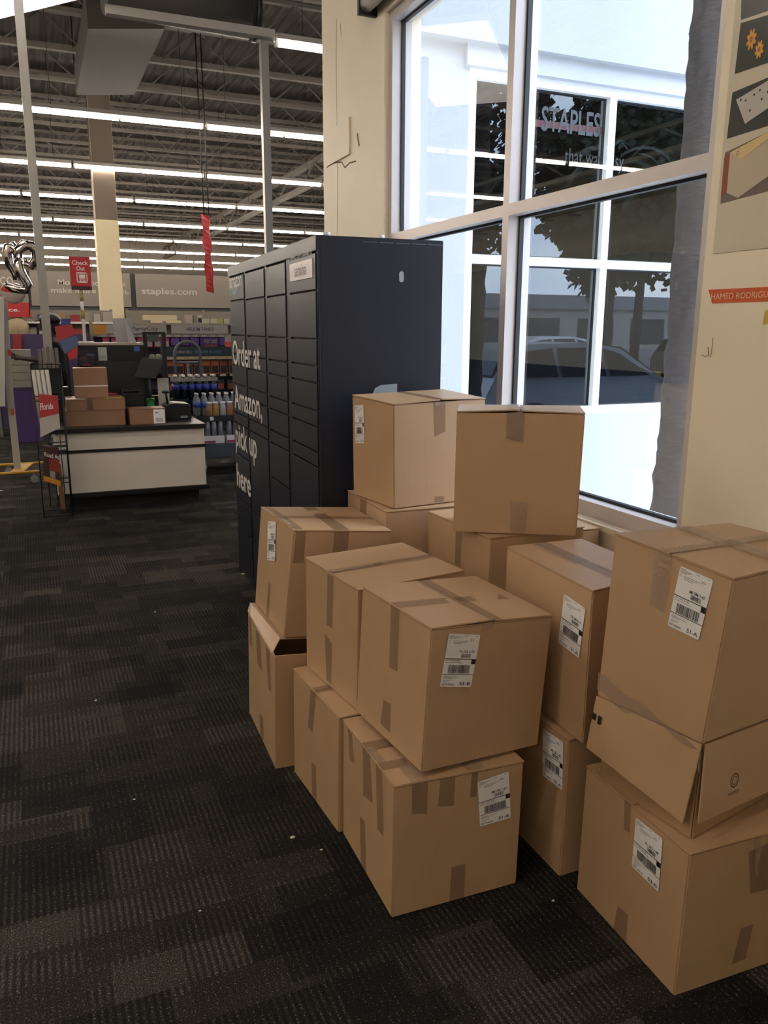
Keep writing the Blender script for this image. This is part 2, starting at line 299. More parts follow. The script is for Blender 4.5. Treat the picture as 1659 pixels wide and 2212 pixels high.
# ------------------------------------------------------------------ cardboard boxes of the pile
# corners: near, right, back, left at the bottom, then the same at the top
HX = {
'A': [[0.7941, 1.7689, 0.0], [1.192, 1.7569, 0.0], [1.2044, 2.1738, 0.0], [0.8057, 2.1855, 0.0], [0.7976, 1.765, 0.4104], [1.1954, 1.7515, 0.403], [1.2072, 2.1692, 0.4035], [0.807, 2.1806, 0.4071]],
'B': [[0.8808, 1.773, 0.4252], [1.2785, 1.8061, 0.4065], [1.248, 2.1851, 0.410], [0.8489, 2.1727, 0.4268], [0.9047, 1.7737, 0.8384], [1.3044, 1.8033, 0.8091], [1.2743, 2.19, 0.817], [0.8705, 2.1735, 0.8378]],
'C': [[0.8627, 2.1994, 0.4125], [1.2541, 2.2391, 0.4125], [1.2131, 2.6409, 0.4125], [0.824, 2.601, 0.4125], [0.8657, 2.1948, 0.8189], [1.2564, 2.2366, 0.8249], [1.2153, 2.6383, 0.8249], [0.8257, 2.5972, 0.8214]],
'D': [[0.7918, 2.192, 0.0], [1.1914, 2.2126, 0.0], [1.1697, 2.6284, 0.0], [0.7705, 2.6073, 0.0], [0.7965, 2.1868, 0.4104], [1.1958, 2.2079, 0.4108], [1.1741, 2.6237, 0.4108], [0.7745, 2.6031, 0.4113]],
'E': [[0.7133, 2.6532, 0.0], [1.1121, 2.6329, 0.0], [1.1361, 3.1205, 0.0], [0.7355, 3.1393, 0.0], [0.7183, 2.6413, 0.4516], [1.1185, 2.6424, 0.42], [1.1424, 3.11, 0.42], [0.7439, 3.1304, 0.4565]],
'F': [[0.7884, 2.7656, 0.4637], [1.2053, 2.7748, 0.4246], [1.1969, 3.1827, 0.4336], [0.7846, 3.1734, 0.4757], [0.8346, 2.7566, 0.881], [1.231, 2.7669, 0.8384], [1.228, 3.174, 0.8486], [0.8195, 3.1654, 0.8857]],
'G': [[1.2382, 2.8325, 0.4505], [1.6961, 2.8218, 0.4505], [1.7073, 3.29, 0.4505], [1.2474, 3.29, 0.4505], [1.2362, 2.8325, 0.9], [1.6961, 2.8218, 0.9], [1.7073, 3.29, 0.9], [1.2474, 3.29, 0.9]],
'H': [[1.2772, 2.8514, 0.9033], [1.7132, 2.9033, 0.9033], [1.6756, 3.2337, 0.9033], [1.2344, 3.1848, 0.9033], [1.2661, 2.8375, 1.3194], [1.7014, 2.8896, 1.3253], [1.6735, 3.2149, 1.3398], [1.2244, 3.1694, 1.331]],
'I': [[1.3201, 2.4362, 0.903], [1.6828, 2.2147, 0.903], [1.8085, 2.4192, 0.903], [1.4443, 2.6414, 0.903], [1.3184, 2.4264, 1.3283], [1.6826, 2.2045, 1.3294], [1.81, 2.4078, 1.3324], [1.4434, 2.6315, 1.3295]],
'J': [[1.4043, 2.3198, 0.4505], [1.8042, 2.3307, 0.4505], [1.7918, 2.7885, 0.4505], [1.3919, 2.7777, 0.4505], [1.4043, 2.3198, 0.9], [1.8042, 2.3307, 0.9], [1.7918, 2.7885, 0.9], [1.3919, 2.7777, 0.9]],
'K': [[1.346, 1.6874, 0.453], [1.64, 1.735, 0.453], [1.66, 2.155, 0.453], [1.3733, 2.1681, 0.453], [1.3469, 1.6867, 0.9118], [1.64, 1.735, 0.9118], [1.66, 2.155, 0.9118], [1.3741, 2.1674, 0.9118]],
'L': [[1.3765, 1.2881, 0.6503], [1.8655, 1.3869, 0.6182], [1.8003, 1.7045, 0.632], [1.3114, 1.5967, 0.6502], [1.4004, 1.2687, 1.0618], [1.8909, 1.3736, 1.0435], [1.8257, 1.6903, 1.0547], [1.3329, 1.5953, 1.0957]],
'M': [[1.3234, 1.2493, 0.0], [1.7429, 1.2302, 0.0], [1.762, 1.649, 0.0], [1.3423, 1.6683, 0.0], [1.3287, 1.2481, 0.3995], [1.7483, 1.2288, 0.3995], [1.7674, 1.6476, 0.3995], [1.348, 1.6666, 0.3994]],
'N': [[1.3261, 1.7307, 0.0], [1.7284, 1.7291, 0.0], [1.7284, 2.1291, 0.0], [1.3284, 2.1291, 0.0], [1.3319, 1.73, 0.4504], [1.7284, 1.7291, 0.45], [1.7284, 2.1291, 0.45], [1.3284, 2.1291, 0.45]],
'O': [[1.815, 2.66, 0.4], [2.135, 2.655, 0.4], [2.145, 3.03, 0.4], [1.825, 3.03, 0.4], [1.815, 2.66, 0.79], [2.135, 2.655, 0.79], [2.145, 3.03, 0.79], [1.825, 3.03, 0.79]],
'P': [[1.815, 2.66, 0], [2.135, 2.655, 0], [2.145, 3.03, 0], [1.825, 3.03, 0], [1.815, 2.66, 0.398], [2.135, 2.655, 0.398], [2.145, 3.03, 0.398], [1.825, 3.03, 0.398]],
'R': [[1.2362, 2.8325, 0], [1.6961, 2.8218, 0], [1.7073, 3.29, 0], [1.2474, 3.29, 0], [1.2362, 2.8325, 0.449], [1.6961, 2.8218, 0.449], [1.7073, 3.29, 0.449], [1.2474, 3.29, 0.449]],
'S': [[1.4043, 2.3198, 0], [1.8042, 2.3307, 0], [1.7918, 2.7885, 0], [1.3919, 2.7777, 0], [1.4043, 2.3198, 0.449], [1.8042, 2.3307, 0.449], [1.7918, 2.7885, 0.449], [1.3919, 2.7777, 0.449]]}
BOXES = {
'A': ('foremost floor-level box, cross tape wrinkled over its top edges, shipping label at its right end', 'v'),
'B': ('box with a taped cross on its lid, stacked on the foremost box', 'u'),
'C': ('unlabelled box with one strip of tape along its lid, directly left of the cross-taped box', 'v'),
'D': ('unlabelled floor-level box between the foremost box and the crushed-flap box', 'v'),
'E': ('leftmost floor-level box with a crushed flap bent outward, by the foot of the locker', 'v'),
'F': ('leaning box with a tape grid on its lid, above the crushed-flap box', 'v'),
'G': ('plain box under the labelled box that stands beside the locker', 'v'),
'H': ('highest box beside the locker, small label at the upper left of its side', 'u'),
'I': ('topmost box turned square to the viewer, crinkled clear tape at its front middle', 'u'),
'J': ('shadowed box carrying the topmost front-facing box, in the middle of the pile', 'v'),
'K': ('glossy-taped box with a tall side label, left of the open-flapped box', 'u'),
'L': ('large box at the right edge, bottom flaps hanging open, cross tape on top', 'v'),
'M': ('floor-level box at the right edge under the open-flapped box, label on its side', 'v'),
'N': ('floor-level box in the dark gap between the foremost and the right edge box', 'v'),
'O': ('box under the window ledge, only a lid corner showing behind the topmost box', 'u'),
'P': ('floor-level box hidden under the box at the window ledge', 'u'), 'R': ('floor-level box hidden at the back beside the locker', 'v'), 'S': ('floor-level box hidden in the middle of the pile', 'v')}
def tri(P, s, t, r):
    P = [Vector(p) for p in P]
    lo = P[0]*(1-s)*(1-t)+P[1]*s*(1-t)+P[2]*s*t+P[3]*(1-s)*t; hi = P[4]*(1-s)*(1-t)+P[5]*s*(1-t)+P[6]*s*t+P[7]*(1-s)*t
    return lo*(1-r)+hi*r
LIFTS = {}
def face_fn(P, face, off=.0012):
    if face == 'L': g = lambda a, b: tri(P, 0, a, b); sg = -1
    elif face == 'R': g = lambda a, b: tri(P, a, 0, b); sg = 1
    else:
        la_, lb_ = LIFTS.get(id(P), (0, 0)); h_ = (Vector(P[4])-Vector(P[0])).length; sm_ = LIFTS.get(('seam', id(P)), 'u')
        def g(a, b):
            q = a if sm_ == 'u' else b; L2 = la_ if q < .5 else lb_; k = (q/.5 if q < .5 else (1-q)/.5)*(1-(b if sm_ == 'u' else a))
            return tri(P, a, b, 1+L2/h_*max(0, k))
        sg = 1
    e = 1e-3
    def fn(a, b, o=0):
        p = g(a, b); n_ = (g(a+e, b)-p).cross(g(a, b+e)-p).normalized()*sg
        return p+n_*(off+o)
    return fn
def quad_fn(fn, q, o=0.):
    """unit square (0,0)=bottom left of quad given TL,TR,BR,BL in face coords"""
    def g(x, y):
        a = [(q[3][i]*(1-x)+q[2][i]*x)*(1-y)+(q[0][i]*(1-x)+q[1][i]*x)*y for i in (0, 1)]; return fn(a[0], a[1], o)
    return g
def tape(parent, P, face, q, clear=False, nx=3, ny=10, wr=.0008, over=.0):
    fn = quad_fn(face_fn(P, face, .0016 if clear else .001), q); mb = MB(); ff = face_fn(P, face, 0); c = [[None]*(ny+1) for _ in range(nx+1)]
    for i in range(nx+1):
        for j in range(ny+1): c[i][j] = fn(i/nx, j/ny)+(fn(i/nx, j/ny)-quad_fn(ff, q)(i/nx, j/ny))*random.uniform(0, 1)*(2.2 if clear else .4)
    for i in range(nx):
        for j in range(ny): mb.sm.add(len(mb.f)); mb.quad(c[i][j], c[i+1][j], c[i+1][j+1], c[i][j+1])
    o = mb.build('tape', CLEAR if clear else TAPE, parent)
    if clear: o['label'] = 'crinkled clear tape'
    return o
random.seed(3)
def shipping_label(parent, P, face, q, code='FL 332 2-09', slot='S3-B'):
    fn = face_fn(P, face, .0022); g = quad_fn(fn, q); mb = MB(); c = .035
    mb.poly([g(c, 0), g(1-c, 0), g(1, c*.7), g(1, 1-c*.7), g(1-c, 1), g(c, 1), g(0, 1-c*.7), g(0, c*.7)])
    lab = mb.build('shipping_label', PAPER, parent); p = MB(); g2 = quad_fn(fn, q, .0006)
    rect(p, g2, .0, .525, .999, .538); rect(p, g2, .0, .237, .999, .247); rect(p, g2, .86, .44, .999, .525)
    x = .16
    while x < .86:
        w_ = random.choice((.006, .006, .012, .018)); rect(p, g2, x, .26, x+w_, .42); x += w_+random.choice((.006, .01, .014))
    x = .5
    while x < .8:
        w_ = random.choice((.006, .01)); rect(p, g2, x, .56, x+w_, .635); x += w_+random.choice((.007, .012))
    put_text(p, code, g2, .43, .65, .90, .70, True); put_text(p, 'UPS GROUND', g2, .04, .485, .5, .515); put_text(p, 'RETURNS', g2, .04, .03, .42, .065, True)
    put_text(p, slot, g2, .6, .035, .94, .1, True); put_text(p, 'RS', g2, .72, .875, .82, .91)
    p.mi = 1
    for yy, x0, x1 in ((.965, .04, .2), (.945, .04, .42), (.925, .04, .36), (.905, .04, .25), (.865, .04, .12), (.865, .18, .7), (.84, .18, .6), (.815, .2, .48), (.455, .04, .6), (.2, .06, .25), (.18, .06, .55), (.16, .06, .35), (.12, .06, .3), (.095, .06, .22), (.965, .5, .62), (.965, .85, .95)):
        n_ = int((x1-x0)/.03)
        for k in range(n_): rect(p, g2, x0+k*.03, yy, x0+k*.03+.022, yy+.010)
    p.build('printing', [INK, GREYINK], lab)
    return lab
def carton(k, name='cardboard_box', group='cardboard shipping boxes piled by the window', thick=.0045, body_top=None, gap=.0025, lift=(0, 0), card=CARD, openbottom=False):
    P = HX[k]; lab, seam = BOXES[k]; base = sum((Vector(p) for p in P[:4]), Vector())/4
    root = empty(name, base, lab, 'box', group)
    h = (Vector(P[4])-Vector(P[0])).length; e = thick/h
    mb = MB(); mb.hexa([tri(P, *c) for c in ((0, 0, 0), (1, 0, 0), (1, 1, 0), (0, 1, 0), (0, 0, 1-e), (1, 0, 1-e), (1, 1, 1-e), (0, 1, 1-e))]); mb.build('box_body', card, root, bevel=.0035)
    ln = gap/.4; o_ = .0035
    LIFTS[id(P)] = lift; LIFTS[('seam', id(P))] = seam
    for side in (0, 1):
        r0, r1 = 1-e+.0006, 1+.0003; L_ = lift[side]/h
        if seam == 'u': s0, s1 = ((-o_, .5-ln), (.5+ln, 1+o_))[side]; cs = [(s0, -o_), (s1, -o_), (s1, 1+o_), (s0, 1+o_)]; up = [L_*(side == 1), L_*(side == 0), 0, 0]
        else: t0, t1 = ((-o_, .5-ln), (.5+ln, 1+o_))[side]; cs = [(-o_, t0), (1+o_, t0), (1+o_, t1), (-o_, t1)]; up = [L_*(side == 1), 0, 0, L_*(side == 0)]
        mb = MB(); mb.hexa([tri(P, a, c, r0+u_) for (a, c), u_ in zip(cs, up)]+[tri(P, a, c, r1+u_) for (a, c), u_ in zip(cs, up)]); mb.build('top_flap', card, root, bevel=.0012)
    return root, P
B_ = {}
for k in 'ABCDFGHIJKLMNOPRS':
    B_[k] = carton(k, lift={'B': (.007, .003), 'H': (.006, .008), 'F': (.003, .003), 'I': (.008, .006)}.get(k, (.001, .001)))
def TP(k, face, q, clear=False, **kw): tape(B_[k][0], B_[k][1], face, q, clear, **kw)
def LB(k, face, q, code, slot): shipping_label(B_[k][0], B_[k][1], face, q, code, slot)
LB('B', 'R', [(.134, .952), (.388, .917), (.346, .554), (.093, .593)], 'FL 332 2-09', 'S3-B')
LB('A', 'R', [(.629, .909), (.875, .944), (.917, .569), (.665, .554)], 'MS 386 1-60', 'S1-A')
LB('K', 'L', [(.276, .887), (.053, .871), (.084, .536), (.31, .552)], 'TN 384 6-10', 'S1-A')
LB('L', 'L', [(.406, .957), (.142, .947), (.173, .585), (.437, .598)], 'MS 386 1-60', 'S1-A')
LB('M', 'L', [(.463, .939), (.218, .949), (.206, .582), (.458, .586)], 'FL 332 2-09', 'S3-B')
LB('N', 'L', [(.313, .946), (.059, .958), (.03, .627), (.283, .616)], 'MS 386 1-60', 'S1-A')
LB('F', 'L', [(.737, .913), (.488, .965), (.432, .599), (.674, .54)], 'MS 386 1-60', 'S3-A')
LB('H', 'L', [(.934, .904), (.703, .927), (.69, .553), (.916, .533)], 'MS 386 1-60', 'S1-A')
TP('B', 'L', [(.547, .99), (.42, .99), (.40, .555), (.52, .545)]); TP('B', 'L', [(.575, .278), (.463, .287), (.451, .079), (.60, .082)])
TP('B', 'T', [(0, .56), (.9, .51), (.9, .39), (0, .43)]); TP('B', 'T', [(.455, 1.0), (.57, 1.0), (.56, .0), (.455, .0)]); TP('B', 'R', [(.405, .999), (.5, .996), (.48, .944), (.39, .946)], True)
TP('C', 'L', [(.547, .975), (.434, .982), (.46, .536), (.568, .532)]); TP('C', 'L', [(.605, .45), (.461, .4), (.479, .034), (.571, .039)]); TP('C', 'T', [(0, .551), (1, .54), (1, .43), (0, .449)]); TP('C', 'T', [(.0, .51), (.5, .51), (.5, .475), (0, .475)], True)
TP('D', 'L', [(.579, .99), (.467, .99), (.54, .604), (.645, .612)]); TP('D', 'L', [(.573, .326), (.468, .339), (.448, .004), (.553, .004)]); TP('D', 'T', [(0, .56), (1, .56), (1, .45), (0, .45)])
for q in ([(.886, .98), (.795, .98), (.743, .757), (.843, .741)], [(.573, .99), (.428, .99), (.365, .656), (.556, .605)], [(.323, .99), (.205, .99), (.163, .522), (.273, .512)], [(.619, .398), (.514, .414), (.475, .004), (.591, .004)]): TP('A', 'L', q)
for q in ([(.129, .985), (.246, .985), (.246, .745), (.131, .768)], [(.337, .985), (.454, .985), (.451, .763), (.329, .783)], [(.58, .985), (.63, .985), (.625, .8), (.575, .8)], [(.453, .284), (.563, .282), (.566, .004), (.446, .004)]): TP('A', 'R', q)
TP('A', 'T', [(0, .60), (1, .6), (1, .47), (0, .47)]); TP('A', 'T', [(0, .3), (.2, .3), (.2, .2), (0, .2)]); TP('A', 'T', [(.12, .22), (.25, .22), (.25, 0), (.12, 0)], True); TP('A', 'T', [(.55, .25), (.68, .25), (.68, 0), (.55, 0)], True); TP('A', 'T', [(0, .52), (.06, .5), (.06, .3), (0, .3)], True)
TP('F', 'L', [(.58, .35), (.515, .338), (.502, .01), (.583, .01)]); TP('F', 'T', [(0, .56), (1, .56), (1, .44), (0, .44)]); TP('F', 'T', [(.43, .99), (.57, .99), (.56, .01), (.40, .01)]); TP('F', 'T', [(.02, .98), (.1, .98), (.1, .02), (.02, .02)]); TP('F', 'T', [(0, .75), (.04, .75), (.04, .05), (0, .05)], True)
TP('F', 'R', [(.02, .99), (.12, .99), (.12, .7), (.02, .7)]); TP('F', 'R', [(.4, .99), (.55, .99), (.55, .7), (.4, .7)])
TP('H', 'T', [(.46, 1.), (.56, 1.), (.53, 0), (.44, 0)]); TP('H', 'R', [(.416, .99), (.546, .99), (.55, .705), (.429, .66)]); TP('H', 'R', [(.43, .99), (.55, .995), (.55, .96), (.43, .955)], True); TP('H', 'R', [(.439, .073), (.548, .068), (.539, .011), (.435, .016)])
TP('I', 'R', [(.394, .995), (.535, .998), (.533, .763), (.397, .786)], True); TP('I', 'R', [(.459, .279), (.597, .265), (.592, .013), (.464, .012)], True); TP('I', 'T', [(.40, 1), (.53, 1), (.53, 0), (.40, 0)], True); TP('I', 'R', [(.394, .995), (.535, .998), (.533, .763), (.397, .786)])
TP('G', 'L', [(.641, .99), (.478, .99), (.478, .65), (.641, .65)]); TP('J', 'L', [(.518, .99), (.414, .99), (.43, .648), (.52, .651)])
TP('K', 'T', [(.35, 1), (.52, 1), (.56, 0), (.38, 0)]); TP('K', 'T', [(.3, .98), (.5, .98), (.5, .45), (.33, .45)], True)
TP('L', 'L', [(.626, .998), (.481, .998), (.478, .656), (.614, .674)], True, ny=16); TP('L', 'T', [(0, .6), (1, .6), (1, .45), (0, .48)], True); TP('L', 'T', [(.47, 1), (.6, 1), (.55, 0), (.42, 0)], True)
TP('M', 'L', [(.555, .209), (.453, .223), (.443, .004), (.577, .004)]); TP('M', 'R', [(.434, .898), (.577, .925), (.628, .583), (.489, .59)]); TP('M', 'R', [(.452, .351), (.547, .356), (.522, .107), (.416, .098)]); TP('M', 'L', [(.583, .99), (.52, .99), (.507, .792), (.567, .786)]); TP('M', 'R', [(.46, .99), (.52, .99), (.52, .7), (.5, .72)], True)
# box L: its outer bottom flaps hang open over longer inner flaps that stand on box M
r, P = B_['L']; Nb, Rb, Bb, Lb = [Vector(p) for p in P[:4]]
def slab(parent, name, a, b_, c, d, th, m=CARD, bev=.001):
    a, b_, c, d = map(Vector, (a, b_, c, d)); n_ = (b_-a).cross(d-a).normalized()*th
    mb = MB(); mb.hexa([a, b_, c, d, a+n_, b_+n_, c+n_, d+n_]); return mb.build(name, m, parent, bevel=bev)
def on_plane(px, py, o, a, c, off):
    n_ = (a-o).cross(c-o).normalized(); n_ = n_ if n_.dot(CP-o) > 0 else -n_; d = at(px, py, z=0)-CP; t = ((o+n_*off)-CP).dot(n_)/d.dot(n_); return CP+d*t
Nt_ = Vector(P[4]); l0 = on_plane(1477, 1779, Nb, Lb, Nt_, .014); l1 = on_plane(1268, 1614, Nb, Lb, Nt_, .012); slab(r, 'bottom_flap', Nb, Lb, l1, l0, .004)
r0 = on_plane(1506, 1779, Nb, Rb, Nt_, .034); u_ = (Rb-Nb); slab(r, 'bottom_flap', Nb+Vector((.006, 0, 0)), Rb, r0+u_+Vector((.02, 0, .0)), r0, -.004)
q0 = Vector((1.372, 1.291, .402)); q1 = Lb+Vector((.03, -.01, 0)); q1.z = .402; q2 = Rb+Vector((-.02, 0, 0)); q2.z = .402; q3 = Bb+Vector((-.02, 0, 0)); q3.z = .402
iN, iL, iR, iB = Nb+Vector((.008, .008, 0)), Lb+Vector((.008, 0, 0)), Rb, Bb
slab(r, 'inner_flap', iN, iL, q1, q0, .004, CARD2); slab(r, 'inner_flap', iR, iN, q0, q2, .004, CARD2); slab(r, 'inner_flap', iL, iB, q3, q1, .004, CARD2); slab(r, 'inner_flap', iB, iR, q2, q3, .004, CARD2)
mb = MB(); fn = lambda s, t: (Nb*(1-s)+Lb*s)*(1-t)+(l0*(1-s)+l1*s)*t+Vector((-.0062, -.002, 0))
for s0, s1, t0, t1 in ((.955, .985, .30, .42), (.90, .935, .30, .45), (.985, .995, .3, .42)): mb.quad(fn(s0, t0), fn(s1, t0), fn(s1, t1), fn(s0, t1))
mb.build('printed_mark', INK, r)
fn2 = lambda s, t: (Nb*(1-s)+Rb*s)*(1-t)+(r0*(1-s)+(r0+u_)*s)*t+Vector((.0, -.0062, 0))
mb = MB(); cx, cy = .275, .62; N_ = 20
for R0, R1 in ((.036, .030), (.022, .018)):
    for k in range(N_):
        a0, a1 = 2*math.pi*k/N_, 2*math.pi*(k+1)/N_; sc = 2.6
        mb.quad(fn2(cx+R0*math.cos(a0), cy+R0*sc*math.sin(a0)), fn2(cx+R0*math.cos(a1), cy+R0*sc*math.sin(a1)), fn2(cx+R1*math.cos(a1), cy+R1*sc*math.sin(a1)), fn2(cx+R1*math.cos(a0), cy+R1*sc*math.sin(a0)))
put_text(mb, 'MADE IN USA', lambda x, y: fn2(x, 1-y), cx-.05, .20, cx+.05, .24); mb.build('printed_mark', INK, r)
# tape wrapping its lower edge
mb = MB(); nn = 14
for k in range(nn):
    s0, s1 = k/nn, (k+1)/nn
    def pp(s, w_): return (Nb*s+Lb*(1-s))+Vector((-.004-.002*math.sin(9*s), -.003, .02-.085*s+w_+.004*math.sin(17*s)))
    mb.sm.add(len(mb.f)); mb.quad(pp(s0, -.0), pp(s1, -.0), pp(s1, .05), pp(s0, .05))
mb.build('tape', CLEAR, r)['label'] = 'crinkled clear tape'
# box E: crushed, one flap bent outward under the box it carries
k = 'E'; P = HX['E']; root = empty('cardboard_box', sum((Vector(p) for p in P[:4]), Vector())/4, BOXES['E'][0], 'box', 'cardboard shipping boxes piled by the window'); B_['E'] = (root, P)
mb = MB(); i_ = .006
outer = [Vector(p) for p in P]
for a, c in ((0, 1), (1, 2), (2, 3), (3, 0)):
    cen = sum(outer[:4], Vector())/4
    def ins(p): d = (cen-p); d.z = 0; return p+d.normalized()*i_
    A0, A1, T0, T1 = outer[a], outer[c], outer[a+4], outer[c+4]; mb.hexa([A0, A1, ins(A1), ins(A0), T0, T1, ins(T1), ins(T0)])
mb.hexa([outer[0], outer[1], outer[2], outer[3]]+[p+Vector((0, 0, .005)) for p in outer[:4]])
mb.build('box_body', CARD, root)
e0 = at(541.7, 1302, z=.472); e1 = at(606, 1380, z=.462); f0 = at(536.4, 1321, z=.452); f1 = at(588.7, 1413, z=.445)
slab(root, 'bent_flap', e0, f0, f1, e1, .004)
slab(root, 'top_flap', e0, e1, e1+Vector((.40, .0, -.038)), e0+Vector((.38, .0, -.034)), -.004)
for s0, s1 in ((.0, .12), (.42, .56), (.78, .93)):
    mb = MB(); g = lambda s, t: (e0*(1-s)+e1*s)*(1-t)+(f0*(1-s)+f1*s)*t+Vector((-.005, -.003, .002)); mb.quad(g(s0, -.0), g(s1, 0), g(s1, 1), g(s0, 1)); mb.build('tape', TAPE, root)
for q in ([(.97, .97), (.88, .97), (.83, .72), (.93, .72)], [(.68, .96), (.52, .96), (.45, .66), (.62, .66)], [(.3, .96), (.16, .96), (.12, .62), (.22, .62)], [(.567, .213), (.424, .241), (.415, .024), (.539, .002)]): tape(root, P, 'L', q)
# ------------------------------------------------------------------ parcel locker
la = .038; LO = Vector((1.13, 3.318, 0)); LU = Vector((math.sin(la), math.cos(la), 0)); LV = Vector((math.cos(la), -math.sin(la), 0)); LLEN = 1.97; LD = .574; LH = 1.976; Z = Vector((0, 0, 1))
def LF(s, z, o=0.): return LO+LU*s+Z*z-LV*o
lk = empty('parcel_locker', LO+LU*LLEN/2+LV*LD/2, 'tall dark navy parcel pickup locker with white lettering on its doors', 'locker')
def lbox(mb, s0, s1, z0, z1, o0, o1): mb.hexa([LF(s0, z0, o1), LF(s0, z0, o0), LF(s1, z0, o0), LF(s1, z0, o1), LF(s0, z1, o1), LF(s0, z1, o0), LF(s1, z1, o0), LF(s1, z1, o1)])
mb = MB(); lbox(mb, 0, LLEN, 0.0, LH, -LD, -.012)
for s0, s1 in ((-.0, .012), (.452, .522), (.922, .968), (1.457, 1.49), (1.935, 1.97)): lbox(mb, s0, s1, 0.0, LH-.0, -.012, 0)
lbox(mb, 0, LLEN, LH-.06, LH, -.012, .006); lbox(mb, 0, LLEN, 0, .05, -.012, 0)
mb.build('cabinet', NAVY, lk, bevel=.002)
cols = {1: (1.492, 1.933, [.05, .31, .506, .803, 1.002, 1.069, 1.186, 1.255, 1.374, 1.443, 1.557, 1.766, 1.91]), 2: (.97, 1.455, [.05, .31, .502, 1.0, 1.069, 1.183, 1.253, 1.367, 1.439, 1.555, 1.761, 1.91]),
        3: (.524, .92, [.05, .31, .505, .808, 1.0, 1.067, 1.182, 1.247, 1.367, 1.439, 1.555, 1.758, 1.91]), 4: (.014, .45, [.05, .31, .505, 1.001, 1.068, 1.18, 1.25, 1.369, 1.442, 1.556, 1.757, 1.91])}
for c, (s0, s1, zs) in cols.items():
    for z0, z1 in zip(zs[:-1], zs[1:]): mb = MB(); lbox(mb, s0+.004, s1-.004, z0+.004, z1-.004, -.011, .004); mb.build('door', NAVY, lk, bevel=.0022)
def ltext(s, s0, z0, s1, z1, m=LETTER, o=.0055, name='lettering', bold=True):
    mb = MB(); put_text(mb, s, lambda x, y: LF(x, y, o), s0, z0, s1, z1, bold); return mb.build(name, m, lk)
ltext('Order at', 1.90, 1.372, 1.115, 1.526); ltext('Amazon,', 1.895, 1.072, 1.10, 1.245); ltext('pick up', 1.90, .80, 1.27, 1.005); ltext('here', 1.91, .578, 1.475, .733)
ltext('amazon', 1.915, 1.842, 1.545, 1.905, bold=True)
mb = MB(); N_ = 14
for k in range(N_):
    def sm(q, w_): t = -1+2*q; return LF(1.765-.10*t, 1.80+.032*t*t+w_*(1-t*t)**.5, .0055)
    mb.quad(sm(k/N_, 0), sm((k+1)/N_, 0), sm((k+1)/N_, .014), sm(k/N_, .014))
mb.quad(LF(1.665, 1.838, .0055), LF(1.655, 1.822, .0055), LF(1.685, 1.83, .0055), LF(1.69, 1.843, .0055)); mb.build('smile_logo', BLUE, lk)
mb = MB(); lbox(mb, .06, .432, 1.811, 1.888, .0042, .006); npl = mb.build('name_plate', mat('plate_white', 'c9c1c4', .4), lk)
mb = MB(); put_text(mb, 'semina', lambda x, y: LF(x, y, .0068), .343, 1.828, .156, 1.876); mb.build('plate_text', mat('plate_ink', '55505a', .5), npl)
ltext('hello, my name is', .425, 1.899, .065, 1.90+.028, mat('faint_letter', '8d8984', .5))
ltext('scan', 1.13, 1.296, 1.0, 1.306, mat('faint_letter', '8d8984', .5)) if False else None
def LS(v, z, o=.001): return LO+LV*v+Z*z-LU*o
mb = MB(); N_ = 16
mb.poly([LS(.377+.011*math.cos(2*math.pi*k/N_), 1.82+(.012 if math.sin(2*math.pi*k/N_) > 0 else -.012)+.011*math.sin(2*math.pi*k/N_), .0015) for k in range(N_)]); mb.build('slot_plug', mat('plug_grey', '9aa0a6', .4), lk)
mb = MB(); mb.quad(LS(.070, 1.805, .0015), LS(.0765, 1.805, .0015), LS(.0765, 1.832, .0015), LS(.070, 1.832, .0015)); mb.build('keyhole', BLACK, lk)
mb = MB(); mb.prism([LS(.24, 1.26, .0005), LS(.36, 1.26, .0005), LS(.36, 1.362, .0005), LS(.285, 1.358, .0005), LS(.255, 1.345, .0005), LS(.24, 1.31, .0005)], -LU*.003); mb.build('paper_tag', mat('pale_tag', '8f9aa2', .5), lk)
mb = MB()
for k in range(5): v0 = .20+k*.075; mb.quad(LS(v0, LH-.02, .001), LS(v0+.066, LH-.02, .001), LS(v0+.066, LH-.017, .001), LS(v0, LH-.017, .001))
mb.build('seam_slot', mat('seam_light', '5a6070', .4), lk)
for k, (s, v) in enumerate(((.03, .05), (.05, .3))):
    p = LO+LU*s+LV*v+Z*LH; b = MB(); b.cyl(p, p+Z*.016, .016, 12); b.build('bolt_cap', WHITEP, lk)
# ------------------------------------------------------------------ ceiling joists, girders, duct
def joist(y, x0, x1):
    mb = MB(); zt, zb = ZC-.02, ZC-.62
    mb.box(x0, y-.05, zt-.06, x1, y+.05, zt); mb.box(x0, y-.05, zb, x1, y+.05, zb+.06); st = .6; x = x0; up = True
    while x < x1-st: mb.tube([(x, y, zb+.04 if up else zt-.04), (x+st, y, zt-.04 if up else zb+.04)], .016, 5); x += st; up = not up
    return mb
for i, y in enumerate([8.0+1.75*k for k in range(22)]):
    struct(joist(y, -6, 14 if y < 24 else 20).build('trim_%d' % (10+i), JOIST))
for i, x in enumerate((-3.0, 7.2, 12.8)):
    mb = MB(); zt, zb = ZC-.64, ZC-1.25; mb.box(x-.09, 7, zt-.1, x+.09, 47, zt); mb.box(x-.09, 7, zb, x+.09, 47, zb+.1); y = 7.; up = True
    while y < 46: mb.tube([(x, y, zb+.05 if up else zt-.05), (x, y+1.1, zt-.05 if up else zb+.05)], .035, 6); y += 1.1; up = not up
    struct(mb.build('trim_%d' % (40+i), JOIST))
d = empty('air_duct', (2.6, 9.7, 4.9), 'big dark round air duct hanging above the nearest light strip', 'duct')
mb = MB(); mb.cyl((1.0, 9.5, 4.98), (2.55, 9.62, 4.98), .27, 24); mb.build('duct_pipe', mat('duct_dark', '4a4744', .6), d)
